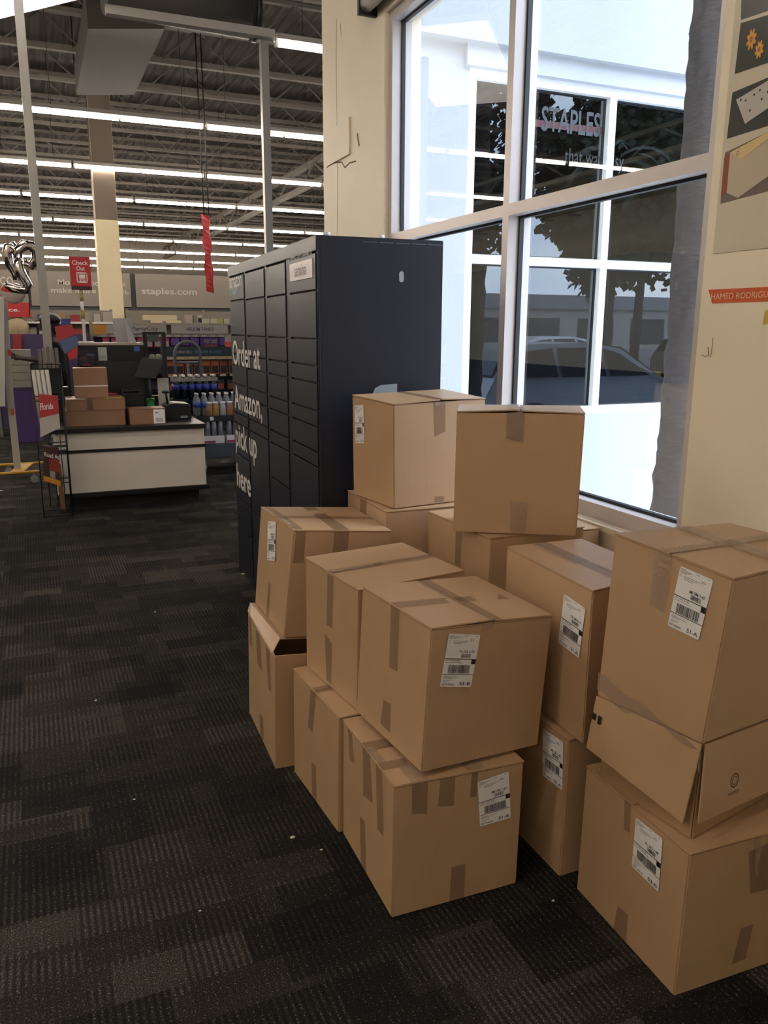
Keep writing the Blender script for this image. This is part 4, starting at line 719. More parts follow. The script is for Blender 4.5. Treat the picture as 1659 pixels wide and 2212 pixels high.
PET = mat('clear_plastic', '8f9498', .15, alpha=.75); COLA = mat('dark_drink', '101a20', .15); LBLUE = mat('label_blue', '3d44a0', .45); WBLUE = mat('label_light_blue', '3f57b5', .45)
def bottle(mb_args, x, y, z, h, r, parent, drink, lab):
    mb = MB(); mb.lathe((x, y, z), [(r*.8, 0), (r, .02), (r, h*.62), (r*.8, h*.75), (r*.35, h*.9), (r*.35, h)], 12); o = mb.build('bottle', drink, parent)
    mb = MB(); mb.lathe((x, y, z), [(r*1.03, h*.38), (r*1.03, h*.62)], 12); mb.build('bottle_label', lab, o); mb = MB(); mb.lathe((x, y, z), [(r*.42, h*.93), (r*.42, h+.004)], 10); mb.build('cap', WHITEP, o)
bk = empty('bottle_pack', (1.70, 9.55, .626), 'upper shrink-wrapped pack of dark drink bottles with blue labels', 'bottle pack'); box('wrap_base', 1.46, 9.48, .626, 2.02, 9.72, .80, mat('wrap_dark', '1c2328', .2), bk)
for i in range(6):
    for j in range(2): bottle(0, 1.52+.085*i, 9.53+.1*j, .80, .27, .038, bk, COLA, LBLUE)
mb = MB(); mb.box(1.48, 9.485, 1.0, 1.99, 9.70, 1.04); mb.build('shrink_film', mat('film', 'c9c4bf', .15, alpha=.35), bk)
bk = empty('bottle_pack', (1.85, 9.3, .626), 'lower pack of water bottles with light blue labels on the cart', 'bottle pack')
for i in range(6):
    for j in range(2): bottle(0, 1.70+.085*i, 9.26+.09*j, .627, .25, .038, bk, PET, WBLUE)
for i, (x, m) in enumerate(((1.80, '8c6a4a'), (1.87, 'a5763f'), (1.95, '9aa3a8'), (2.03, 'a06c3c'), (2.11, '87928f'))):
    mb = MB(); mb.lathe((x, 9.09, .626), [(.03, 0), (.036, .02), (.036, .12), (.028, .14), (.028, .15)], 12); r = mb.build('snack_jar', mat('jar%d' % i, m, .3)); tag(r, ('brown snack jar nearest the desk', 'orange-brown snack jar, second from the desk', 'pale clear jar in the middle of the jar row', 'dark orange snack jar in the jar row', 'greenish clear jar next to the locker')[i]+' on the cart', 'jar', 'jars at the front of the cart'); mb = MB(); mb.lathe((x, 9.09, .626), [(.031, .15), (.031, .168)], 12); l = mb.build('lid', WHITEP); l.parent = r; l.location = (0, 0, l.location.z-r.location.z)
# ------------------------------------------------------------------ black open frame with potted bags beside the cabinet
of = empty('display_frame', (1.18, 8.62, 0), 'tall narrow black display frame right of the black cabinet', 'display frame')
for x in (1.085, 1.27): box('upright', x-.02, 8.6, 0, x+.02, 8.64, 1.56, BLACK, of)
for z in (1.54, 1.25, .9, .4): box('cross_bar', 1.105, 8.6, z, 1.25, 8.64, z+.02, BLACK, of)
box('header_card', 1.12, 8.61, 1.46, 1.22, 8.62, 1.54, mat('dull_green', '3a423e', .6), of)
for i, x in enumerate((1.15, 1.21)): mb = MB(); mb.ball((x, 8.62, 1.305), .035, 10, (1, .6, 1), .4); tag(mb.build('bagged_plant', mat('bag_green', '7d8069', .3, noise_amt=.5, noise_scale=60)), ('left', 'right')[i]+' one of two clear bags of greenery on the black display frame', 'bag', 'bags on the black display frame')
# ------------------------------------------------------------------ shelf aisle with party goods
sh = empty('party_shelf', (2.0, 13.3, 0), 'aisle shelf with white header boards over purple party goods', 'shelf')
box('back_panel', -.5, 13.35, .1, 3.2, 13.4, 1.5, mat('shelf_back', '4a3c63', .6), sh); box('base', .9, 12.9, 0, 3.2, 13.34, .15, DARKM, sh)
SG = mat('shelf_grey', '7f786d', .6)
for z in (.35, .62, .9, 1.47): box('shelf_board', .9, 12.95, z, 3.2, 13.35, z+.02, DARKM if z < 1.4 else SG, sh)
for x in (-.48, .9, 1.99, 3.18): box('upright', x-.02, 13.3, 0, x+.02, 13.45, 1.7, SG, sh)
for (px0, px1, s, rc) in ((229, 359, 'PartyCity', (.42, .2, .86, .8)), (370, 492, 'HELIUM TANKS', (.26, .3, .74, .72))):
    a, b_ = at(px0, 702, y=12.93), at(px1, 702, y=12.93); mb = MB(); mb.box(a.x, 12.93, 1.515, b_.x, 12.95, 1.645); hb = mb.build('header_board', mat('header_white', 'a09b96', .55), sh); mb = MB(); w_ = b_.x-a.x
    g = lambda x, y, a=a, w_=w_: Vector((a.x+w_*x, 12.927, 1.515+.13*y)); put_text(mb, s, g, *rc, True)
    mb.build('lettering', mat('header_ink', '4d3d55', .5), hb)
a = at(290, 712, y=12.92)
hx = at(497, 704, y=12.93).x
random.seed(11)
def pack(x, y, z, w_, d_, h_, m, name, lab, cat, group, m2=None):
    b = MB(); b.box(x, y, z, x+w_, y+d_, z+h_)
    if m2: b.mi = 1; b.box(x+w_*.1, y-.003, z+h_*.08, x+w_*.9, y-.0005, z+h_*.62)
    return tag(b.build(name, [m, m2] if m2 else m, bevel=0), lab, cat, group)
PKW = mat('pack_white', '9c918f', .5); PKM = mat('pack_magenta', '9a2f56', .5)
x = 1.02; i = -1
while x < 1.98: i += 1; pack(x, 12.97, 1.31, .1, .03, .15, PKM, 'balloon_pack', ('first', 'second', 'third', 'fourth', 'fifth', 'sixth', 'seventh', 'eighth', 'ninth', 'tenth')[i]+' white and magenta pack from the left under the left header board', 'package', 'balloon packs under the left header', PKW); x += .125
x = 2.02; i = -1
while x < 2.95: i += 1; pack(x, 12.97, 1.335, .13, .04, .13, PURPLE, 'party_pack', ('first', 'second', 'third', 'fourth', 'fifth', 'sixth', 'seventh', 'eighth', 'ninth', 'tenth')[i]+' purple pack from the left under the HELIUM TANKS board', 'package', 'purple packs under the right header'); x += .15
tg = sh; box('price_rail', .95, 12.94, 1.462, 3.0, 12.95, 1.5, SG, tg)
x = 1.0
while x < 2.95: box('price_ticket', x, 12.936, 1.465, x+.08, 12.9395, 1.495, PKW, tg); x += .135
flat('offer_sign', [(437, 729), (472, 730), (472, 749), (437, 748)], 12.9, mat('offer_purple', '3a2668', .5), "purple sign reading DON'T MISS THIS OFFER over the battery rack", 'sign', [("DON'T MISS", (.1, .62, .9, .82), PKW), ('THIS OFFER', (.1, .38, .9, .58), PKW)], extra=[((.12, .05, .9, .22), mat('offer_red', '8e3b35', .5))])
flat('price_sign', [(486, 727), (499, 727), (499, 749), (486, 749)], 12.087, PKW, 'white and orange price sign beside the locker edge', 'sign', extra=[((.0, .0, 1, .5), mat('offer_orange', 'bc4a34', .5))])
# battery rack
br = empty('battery_rack', (2.35, 12.3, 0), 'dark battery rack with a navy header strip and orange packs, behind the hooped cart', 'rack')
box('header', 1.80, 12.1, 1.2, 2.86, 12.13, 1.33, mat('battery_navy', '1d2836', .5), br); mb = MB(); g = lambda x, y: Vector((1.80+1.06*x, 12.097, 1.2+.13*y)); put_text(mb, 'DURACELL', g, .12, .3, .36, .6, True); mb.build('lettering', PKW, br); mb = MB(); put_text(mb, 'POWER BOOST', g, .4, .3, .76, .6, True); mb.build('lettering', mat('boost_teal', '2f7f8f', .5), br)
box('back_panel', 1.78, 12.4, 0, 2.9, 12.43, 1.33, DARKM, br)
for x in (1.77, 2.89): box('side_panel', x, 12.12, 0, x+.02, 12.43, 1.33, DARKM, br)
for z in (.08, .38, .66, .9): box('shelf_board', 1.79, 12.15, z, 2.89, 12.4, z+.015, DARKM, br)
box('cream_lip', 1.79, 12.09, 1.15, 2.9, 12.1, 1.195, mat('lip_tan', 'a5865c', .5), br)
OC = [mat('orange_back', 'a3592c', .5), mat('rust_back', '7c3a2a', .5)]
for i in range(8): x = 1.82+.13*i; pack(x, 12.2, .93, .115, .04, .2, OC[(i//2) % 2], 'battery_pack', ('first', 'second', 'third', 'fourth', 'fifth', 'sixth', 'seventh', 'eighth', 'ninth', 'tenth')[i]+' orange battery pack from the left on the upper row of the battery rack', 'battery pack', 'battery packs on the upper row', BLACK)
for i in range(7): x = 1.83+.145*i; pack(x, 12.2, .70, .1, .04, .14, mat('dark_pack', '251c22', .5), 'battery_pack', ('first', 'second', 'third', 'fourth', 'fifth', 'sixth', 'seventh', 'eighth', 'ninth', 'tenth')[i]+' dark carded pack from the left on the lower row of the battery rack', 'battery pack', 'packs on the lower row', OC[1])
for i in range(14):
    x = 1.82+.15*(i % 7); z = (1.155, .905)[i//7]; mb = MB(); mb.box(x, 12.085-.0, z, x+.09, 12.0885, z+.03); mb.build('price_ticket', mat('ticket', '9d9484', .5), br)
ORD_ = ['first']+ORD+['eleventh', 'twelfth', 'thirteenth', 'fourteenth', 'fifteenth', 'sixteenth', 'seventeenth', 'eighteenth', 'nineteenth', 'twentieth']
# stationery shelf on the left behind the person
ls = empty('supply_shelf', (.2, 14.5, 0), 'grey shelf bay with white shelves of supplies behind the person', 'shelf'); box('back_panel', -1.3, 14.8, 0, 1.35, 14.84, 1.88, SG, ls)
for z in (.3, .7, 1.1, 1.42, 1.66): box('shelf_board', -1.3, 14.45, z, 1.33, 14.8, z+.03, WHITEP, ls)
for x in (-1.3, -.35, .35, 1.33): box('upright', x-.015, 14.7, 0, x+.015, 14.86, 1.9, SG, ls)
a = at(4, 688, y=14.3); box('red_header', -1.0, 14.40, 1.76, at(67, 690, y=14.4).x, 14.42, 1.98, RED, ls); mb = MB(); put_text(mb, 'confidence.', lambda x, y: Vector((x, 14.397, y)), -.75, 1.84, at(44, 690, y=14.4).x, 1.9, True); mb.build('lettering', PK, ls)
cols_ = ['8a8379', '9b948b', 'a59f97', '6e3a34', '3a3f6a', '8b7355', '2e2b35', '8f3136']
for zi, z in enumerate((.33, .73, 1.13, 1.45, 1.69)):
    x = -1.2; cnt = -1
    while x < 1.2:
        cnt += 1
        w_ = random.uniform(.07, .18); h_ = random.uniform(.11, .18) if z < 1.6 else random.uniform(.1, .17); ci = random.randrange(8)
        if z == 1.45 and x+w_ > at(190, 712, y=14.2).x: break
        pack(x, 14.5, z+.0005, w_, .15, h_, mat('supply%d' % ci, cols_[ci], .5), 'supply_pack', ORD_[cnt]+' item from the left, %s, on the %s shelf behind the person' % (('grey', 'pale', 'white', 'dark red', 'navy', 'tan', 'black', 'red')[ci], 'lowest second third fourth top'.split()[zi]), 'package', 'supplies on shelf %s behind the person' % ('one two three four five'.split()[zi])); x += w_+random.uniform(.02, .08)
pack(at(196, 712, y=14.2).x, 14.46, 1.4535, .27, .28, .2, mat('amber_box', '9a6a22', .5), 'amber_box', 'large amber box on the shelf left of the cream column', 'box', None)
mb = MB(); c = at(38, 712, y=14.36); mb.ball(c, .18, 16, (1, .45, .95), .25); mb.box(c.x-.04, 14.27, c.z-.45, c.x+.0, 14.30, c.z+.05); pl = mb.build('hanging_bag', mat('bag_cream', 'a08f70', .6)); tag(pl, 'cream rounded bag hanging behind the white display stand', 'bag')
flat('red_pouch', [(28, 722), (46, 722), (47, 755), (28, 755)], 13.2, mat('pouch_red', 'a02a30', .3), 'shiny red pouch hanging left of the person', 'package', th=.03)
# long white boards on the higher shelf behind the party shelf
us = empty('upper_shelf', (3.4, 16.5, 0), 'grey upper shelving behind the HELIUM TANKS board', 'shelf'); box('back_panel', 1.8, 16.9, 0, 5.0, 16.95, 1.93, SG, us)
for z in (.8, 1.2, 1.66): box('shelf_board', 1.8, 16.4, z, 5.0, 16.9, z+.03, SG, us)
for x in (1.82, 3.3, 4.2): box('upright', x-.02, 16.84, 0, x+.02, 16.9, 1.95, SG, us)
for i, (xa, xb, z) in enumerate(((at(309, 690, y=16.5).x, at(381, 690, y=16.5).x, 1.80), (at(324, 697, y=16.5).x, at(390, 697, y=16.5).x, 1.70))): tag(box('white_board', xa, 16.42, z-.0075 if i else z-.057, xb, 16.6, z+.04, mat('board_pale', 'c9b896', .6)), ('upper', 'lower')[i]+' of two long pale boards on the shelf above the HELIUM TANKS header', 'board', 'long pale boards')
for i, (px, w_, h_, m) in enumerate(((402, .13, .16, '9d8f85'), (418, .08, .15, '6f6a62'), (427, .09, .16, 'a39a90'), (437, .16, .09, 'a5a08c'), (453, .16, .09, 'a5a08c'), (470, .11, .1, '8f9060'), (484, .1, .09, 'a5a08c'))): pack(at(px, 695, y=16.45).x, 16.45, 1.6905, w_, .15, h_, mat('upper%d' % i, m, .5), 'shelf_item', ('pale carton', 'slim grey carton', 'white carton with dark mark', 'low cream tray', 'second low cream tray', 'green and cream tray', 'small cream tray by the locker')[i]+' on the shelf over the HELIUM TANKS board', 'package', None, BLACK if i == 2 else None)
# ------------------------------------------------------------------ banner wall at the back
bw = empty('banner_wall', (3, 30.1, 0), 'long dark gondola wall carrying grey lettered banners', 'shelf wall'); box('dark_frame', -6, 30.1, 1.9, 14, 30.2, 3.42, mat('frame_dark', '221f20', .6), bw); box('dark_band', -6, 29.9, 2.0, 14, 30.09, 2.26, mat('band_navy', '1d1e28', .5), bw); box('lower_panel', -6, 30.1, 0, 14, 30.2, 1.9, mat('lower_grey', '5b544c', .7), bw)
def banner(xa, xb, txt, lab, k):
    r = empty('store_banner', ((xa+xb)/2, 30, 2.3), lab, 'banner'); box('cloth', xa, 29.99, 2.3, xb, 30.06, 3.42, GREYBANNER, r)
    for s, (x0, z0, x1, z1) in txt: mb = MB(); put_text(mb, s, lambda x, y: Vector((x, 29.985, y)), x0, z0, x1, z1, True); mb.build('lettering', BANNERTXT, r)
X_ = lambda px: at(px, 625, y=30).x
banner(X_(66), X_(282), [('More products to', (X_(126), 2.93, X_(271), 3.17)), ('make more happen.', (X_(110), 2.68, X_(277), 2.90))], 'grey banner reading More products to make more happen', 1)
banner(X_(293), X_(496), [('staples.com', (X_(306), 2.68, X_(425), 2.96))], 'grey banner lettered with a web address, right of the cream column', 2)
banner(-5.5, X_(60), [('CO', (X_(2), 2.95, X_(30), 3.2))], 'grey banner at the far left behind the balloons', 3); banner(X_(503), 13.5, [], 'plain grey banner mostly hidden behind the locker', 4)
# ------------------------------------------------------------------ wall prints and name strip on the window wall
pw = WX
def wq(pts, o): return [at(*p, x=pw-o) for p in pts]
pa = empty('photo_poster', at(1640, 300, x=pw), 'tall poster of photographs on the cream wall right of the window', 'poster')
mb = MB(); y_hi = at(1583, 20, x=pw).y-.012; pz1 = 3.2; pz0 = at(1556, 440, x=pw).z-.16; mb.box(pw-.003, 1.45, pz0, pw-.0005, y_hi, pz1); mb.build('poster_sheet', mat('poster_cream', 'cbc2ad', .35, noise_amt=.04), pa)
def photo(pts, m, o=.004): q = wq(pts, o); mb = MB(); mb.quad(*q); return mb.build('photo', m, pa), lambda x, y, o2=.0012: (q[3]*(1-x)+q[2]*x)*(1-y)+(q[0]*(1-x)+q[1]*x)*y+Vector((-o2, 0, 0))
DKG = mat('photo_dark', '25281f', .3, noise_amt=.6, noise_scale=22)
photo([(1604, -60), (1700, -100), (1698, 10), (1600, 43)], mat('photo_grey', '3d4140', .3, noise_amt=.5, noise_scale=15))
p_, g = photo([(1600, 50), (1700, 20), (1690, 125), (1587, 160)], DKG)
def flower(g, cx, cy, r_, asp):
    mb = MB(); pts = []
    for k in range(24): a = 2*math.pi*k/24; q = r_*(1 if k % 3 else .62); pts.append(g(cx+q*math.cos(a)*.55, cy+q*math.sin(a)*asp))
    mb.poly(pts); o = mb.build('flower_print', mat('petal_yellow', 'd69a1e', .3), p_); mb = MB(); mb.poly([g(cx+r_*.3*math.cos(a*.6)*.55, cy+r_*.3*math.sin(a*.6)*asp, .002) for a in range(10)]); mb.build('flower_print', mat('petal_brown', 'a5521c', .3), p_)
flower(g, .30, .60, .2, 1.1); flower(g, .50, .34, .17, 1.1)
p_, g = photo([(1582, 200), (1700, 150), (1690, 262), (1570, 300)], mat('photo_dark2', '2b2b2a', .3, noise_amt=.5, noise_scale=18)); mb = MB(); mb.poly([g(.1, .8), g(.75, .95), g(.95, .45), g(.33, .2)]); mb.build('white_tray_print', mat('tray_white', 'bdb8b2', .3), p_); mb = MB()
for cx, cy in ((.2, .75), (.3, .7), (.45, .75), (.4, .45), (.6, .6), (.7, .7), (.55, .8)): mb.poly([g(cx+.018*math.cos(a), cy+.03*math.sin(a), .002) for a in range(6)])
mb.build('dot_print', BLACK, p_)
p_, g = photo([(1566, 330), (1700, 265), (1690, 405), (1556, 440)], mat('photo_floor', '6b5d55', .3)); mb = MB(); mb.poly([g(.0, .14), g(.1, .22), g(.1, .95), g(.0, .9)]); mb.build('rust_print', mat('print_rust', '8c3f22', .3), p_)
mb = MB(); mb.poly([g(.1, .95), g(.3, .72), g(.3, .02), g(.1, .18)]); mb.poly([g(.3, .72), g(1, .95), g(1, .35), g(.3, .02)]); mb.build('bin_print', mat('print_bin', 'bdb09a', .3), p_); mb = MB(); mb.poly([g(.1, .95, .002), g(.3, .72, .002), g(1, .96, .002), g(.85, 1.0, .002)]); mb.build('lid_print', mat('print_lid', 'd8bd86', .3), p_)
mb = MB(); cx, cy = .24, .86
for k in range(3):
    a = k*2.094+.5; b0 = g(cx+.03*math.cos(a), cy+.05*math.sin(a), .003); b1 = g(cx+.03*math.cos(a+1.5), cy+.05*math.sin(a+1.5), .003); b2 = g(cx+.02*math.cos(a+1.5), cy+.033*math.sin(a+1.5), .003); b3 = g(cx+.02*math.cos(a), cy+.033*math.sin(a), .003); mb.poly([b0, b1, b2, b3])
mb.build('recycling_print', BLACK, p_)
ns = empty('name_strip', at(1600, 640, x=pw), 'orange strip with white capitals stuck on the cream wall', 'sign'); a = at(1531, 626, x=pw); c = at(1539, 655, x=pw); mb = MB(); mb.prism([Vector((pw-.002, 1.5, a.z-.003)), Vector((pw-.002, a.y, a.z)), Vector((pw-.002, c.y, c.z)), Vector((pw-.002, 1.5, c.z))], (.0015, 0, 0)); mb.build('strip', ORANGE, ns)
y0_ = at(1538, 640, x=pw).y; y1_ = at(1661, 636, x=pw).y; mb = MB(); put_text(mb, 'HAMED RODRIGU', lambda x, y: Vector((pw-.0035, x, y)), y0_, c.z+.012, y1_, a.z-.014); mb.build('lettering', mat('strip_letters', 'e6c9a0', .5), ns)
mb = MB(); mb.tube([at(*p, x=pw-.006) for p in ((1539, 730), (1539, 745), (1536, 765), (1534, 770), (1531, 768), (1530, 750), (1528, 752))], .0012, 5); mb.tube([at(*p, x=pw-.006) for p in ((1530, 750), (1530, 766), (1524, 770), (1515, 767))], .0012, 5); tag(mb.build('wire_hook', mat('wire_brown', '8a7a64', .5)), 'thin bent wire hook at the wall edge below the orange strip', 'hook')
mb = MB(); q = wq([(1652, 672), (1662, 668), (1662, 698), (1647, 702)], .001); mb.quad(*q); tag(mb.build('wall_sticker', mat('faded_yellow', 'c9ac52', .6)), 'torn faded yellow sticker on the cream wall at the right edge', 'sticker')
# ------------------------------------------------------------------ scraps on the carpet
for i, (px, py, s, lab) in enumerate(((632, 1809, .009, 'pale oval token on the carpet left of the foremost box'), (694, 1836, .005, 'tiny white crumb next to the pale token'), (207, 1513, .006, 'small white scrap in the middle of the open carpet'), (290, 1727, .005, 'tiny white scrap on the carpet below the small white scrap'), (1195, 1946, .005, 'tiny white scrap beside the box at the right edge'), (525, 1240, .014, 'crumpled white scrap at the foot of the locker'), (2, 1060, .02, 'white paper bit on the floor at the left edge'), (335, 1322, .006, 'white fleck on the carpet left of the leaning box'), (432, 1968, .004, 'tiny pale fleck on the carpet near the bottom'))):
    c = at(px, py, z=.003); mb = MB(); mb.ball(c+Vector((0, 0, .001)), s, 10, (1, .75, .3), .3 if i else 0); tag(mb.build('paper_scrap', mat('scrap_white', 'c9c4ae', .6)), lab, 'scrap')
# ------------------------------------------------------------------ person
def skin(name, V, E, R, m, parent, sub=2):
    me = bpy.data.meshes.new(name); me.from_pydata([tuple(v) for v in V], E, []); o = bpy.data.objects.new(name, me); COL.objects.link(o)
    s = o.modifiers.new('skin', 'SKIN'); s.use_smooth_shade = True
    for i, r in enumerate(R): me.skin_vertices[0].data[i].radius = r if isinstance(r, tuple) else (r, r)
    me.skin_vertices[0].data[0].use_root = True; u = o.modifiers.new('sub', 'SUBSURF'); u.levels = sub; u.render_levels = sub
    me.materials.append(m); o.parent = parent; return o
PX, PY = .30, 12.0
ps = empty('person', (PX, PY, 0), 'person in black shirt and cap facing left, holding out a phone', 'person')
def seg(*p): return Vector(p)
V = [seg(0, 0, .93), seg(0, 0, 1.10), seg(.0, 0, 1.28), seg(0, 0, 1.42), seg(-.02, 0, 1.50), seg(-.03, 0, 1.60), seg(-.04, 0, 1.66),
     seg(.0, -.17, 1.40), seg(-.14, -.20, 1.17), seg(-.38, -.18, 1.20), seg(-.45, -.17, 1.22),          # near arm reaching out
     seg(.02, .17, 1.40), seg(.05, .22, 1.12), seg(-.12, .2, .92), seg(-.18, .2, .86),
     seg(0, -.10, .88), seg(-.02, -.11, .48), seg(.03, -.11, .09), seg(-.11, -.11, .035), seg(0, .10, .88), seg(.03, .11, .48), seg(.10, .11, .09), seg(-.04, .11, .035)]
E = [(0, 1), (1, 2), (2, 3), (3, 4), (4, 5), (5, 6), (3, 7), (7, 8), (8, 9), (9, 10), (3, 11), (11, 12), (12, 13), (13, 14), (0, 15), (15, 16), (16, 17), (17, 18), (0, 19), (19, 20), (20, 21), (21, 22)]
R = [(.15, .12), (.14, .11), (.15, .12), (.13, .10), .055, (.085, .1), (.07, .085), .055, .045, .032, .03, .055, .045, .032, .03, .085, .06, .045, .035, .085, .06, .045, .035]
def fingers(base, d, side, V, E, R, root):
    d = d.normalized(); side = side.normalized(); dn = d.cross(side)
    for k in range(4):
        o = side*(k-1.5)*.02; i = len(V); L_ = (.03, .036, .033, .026)[k]; V += [base+o+d*.03, base+o+d*(.03+L_)-dn*.008, base+o+d*(.03+L_*1.5)-dn*.03]; R += [.0095, .0085, .0075]; E += [(root, i), (i, i+1), (i+1, i+2)]
    i = len(V); V += [base-side*.04+d*.01, base-side*.05+d*.04-dn*.01]; R += [.010, .009]; E += [(root, i), (i, i+1)]
fingers(V[10], Vector((-1, 0, .25)), Vector((0, .3, 1)), V, E, R, 10); fingers(V[14], Vector((-.6, 0, -1)), Vector((0, 1, 0)), V, E, R, 14)
V = [v for v in V]; skin('body', V, E, R, SKIN, ps)
ids = [0, 1, 2, 3, 7, 8, 11, 12]; mp_ = {a: i for i, a in enumerate(ids)}; Ee = [(0, 1), (1, 2), (2, 3), (3, 7), (7, 8), (3, 11), (11, 12)]
Vs = [V[a].copy() for a in ids]; Vs[5] = V[7].lerp(V[8], .7); Vs[7] = V[11].lerp(V[12], .7)
skin('shirt', Vs, [(mp_[a], mp_[b_]) for a, b_ in Ee], [(.18, .14), (.17, .135), (.175, .14), (.15, .11), .075, .06, .075, .06], SHIRT, ps)
ids = [0, 15, 16, 17, 19, 20, 21]; mp_ = {a: i for i, a in enumerate(ids)}
skin('trousers', [V[a]+Vector((0, 0, .01)) for a in ids], [(mp_[a], mp_[b_]) for a, b_ in ((0, 15), (15, 16), (16, 17), (0, 19), (19, 20), (20, 21))], [(.165, .13), .105, .08, .06, .105, .08, .06], mat('black_trousers', '17171b', .8), ps)
hd = V[5]+Vector((0, 0, .0)); mb = MB(); mb.ball(ps.location+Vector((-.03, 0, 1.635)), .115, 18, (.98, .8, 1.02)); mb.prism([ps.location+Vector(p) for p in ((-.10, -.045, 1.56), (-.155, -.03, 1.55), (-.135, .03, 1.55), (-.10, .045, 1.56))], (0, 0, .02)); mb.prism([ps.location+Vector(p) for p in ((-.12, -.012, 1.6), (-.165, 0, 1.595), (-.12, .012, 1.6))], (0, 0, .035)); mb.build('head', SKIN, ps)
mb = MB(); mb.ball(ps.location+Vector((-.01, 0, 1.70)), .125, 18, (1.1, .9, .75)); mb.prism([ps.location+Vector(p) for p in ((-.10, -.07, 1.685), (-.20, -.05, 1.67), (-.20, .05, 1.67), (-.10, .07, 1.685))], (0, 0, .014)); mb.build('cap', BLACK, ps)
mb = MB(); mb.ball(ps.location+Vector((.045, 0, 1.60)), .10, 14, (.8, .92, 1.0), .1); mb.build('hair', mat('black_hair', '0e0d0d', .9), ps)
for dy, dx in ((-.11, .0), (.11, .07)):
    mb = MB(); c = ps.location+Vector((dx+.03, dy, 0)); mb.lathe(c+Vector((0, 0, .06)), [(.05, 0), (.047, .06), (.042, .09)], 12); mb.build('sock', WHITEP, ps); mb = MB(); mb.ball(c+Vector((-.06, 0, .045)), .075, 14, (1.9, .65, .6)); mb.build('shoe', BLACK, ps)
h = ps.location+Vector((-.50, -.17, 1.25)); mb = MB(); mb.prism([h+Vector(p) for p in ((-.03, -.02, -.06), (.0, -.03, -.06), (-.02, -.03, .08), (-.05, -.02, .08))], (0, .06, 0)); tag(mb.build('mobile_phone', mat('phone_green', '2f4a4a', .3)), 'dark green phone in the outstretched hand of the person', 'phone')
h = ps.location+Vector((-.20, .18, .80)); mb = MB(); mb.prism([h+Vector(p) for p in ((-.09, -.02, .1), (.08, -.02, .1), (.1, -.02, -.10), (-.02, -.02, -.04), (-.08, -.02, -.12))], (0, .05, 0)); tag(mb.build('white_bag', mat('bag_white', '9aa0ad', .6)), 'white crumpled bag in the lowered hand of the person', 'bag')
# ------------------------------------------------------------------ outside: palm trunk by the window, car park mirrored in the facade glass
BARK = mat('palm_bark', '454040', .9, noise_amt=.35, noise_scale=7, bump=1.0, bump_scale=9, stretch=(1.6, 1.6, 5))
c = at(1493, 800, y=4.4); tx, ty = c.x+.035, 4.4
pt_ = empty('palm_tree', (tx, ty, -.15), 'thick rough grey palm trunk just outside the window', 'palm tree'); mb = MB(); n_ = 90; sg = 40; i0 = 0
for k in range(n_+1):
    z = -.15+8*k/n_; r_ = .205+.055*max(0, 1-(z+.15)/1.0)**1.5+.004*math.sin(k*1.9)
    for j in range(sg):
        a = 2*math.pi*j/sg; d_ = .028*noise.noise(Vector((math.cos(a)*4, math.sin(a)*4, z*6)))+.014*noise.noise(Vector((math.cos(a)*12, math.sin(a)*12, z*22))); mb.v.append(Vector((tx+(r_+d_)*math.cos(a), ty+(r_+d_)*math.sin(a), z)))
for k in range(n_):
    for j in range(sg): mb.sm.add(len(mb.f)); mb.f.append((k*sg+j, k*sg+(j+1) % sg, (k+1)*sg+(j+1) % sg, (k+1)*sg+j)); mb.m.append(0)
mb.build('trunk', BARK, pt_)
def palm_crown(mb, c, n_, L_, rnd):
    for k in range(n_):
        a = 2*math.pi*k/n_+rnd.random()*.4; el = rnd.uniform(-.2, 1.0); prev = c
        for s in range(7):
            e = el-s*.27; q = prev+Vector((math.cos(a)*math.cos(e), math.sin(a)*math.cos(e), math.sin(e)))*L_/7; sd = Vector((-math.sin(a), math.cos(a), 0))*(.32*math.sin((s+1)/8*math.pi)+.05)
            for t_ in (-1, 1): mb.quad(prev, q, q+sd*t_+Vector((0, 0, -.18)), prev+sd*t_+Vector((0, 0, -.18)))
            prev = q
rnd = random.Random(5); LEAF = mat('palm_leaf', '1d2a18', .6); mb = MB(); palm_crown(mb, Vector((tx, ty, 7.85)), 16, 2.6, rnd); mb.build('fronds', LEAF, pt_)
def palm(x, y, h_, lab):
    r = empty('palm_tree', (x, y, -.15), lab, 'palm tree', 'palms in the car park'); mb = MB(); mb.tube([(x, y, -.15), (x+.1, y, h_/2), (x, y, h_)], [.22, .17, .15], 10); mb.build('trunk', BARK, r); mb = MB(); palm_crown(mb, Vector((x, y, h_)), 18, 2.6, rnd); mb.build('fronds', LEAF, r)
palm(9.0, -14, 7.5, 'palm tree nearest the street corner, mirrored in the store glass'); palm(14, -18, 9, 'palm tree in the middle of the car park, mirrored in the store glass'); palm(22, -16, 8, 'palm tree farthest along the car park, mirrored in the store glass')
TREE = [mat('tree_leaf', '151d12', .7, noise_amt=.4, noise_scale=2), mat('tree_leaf_light', '222c18', .7, noise_amt=.4, noise_scale=2)]
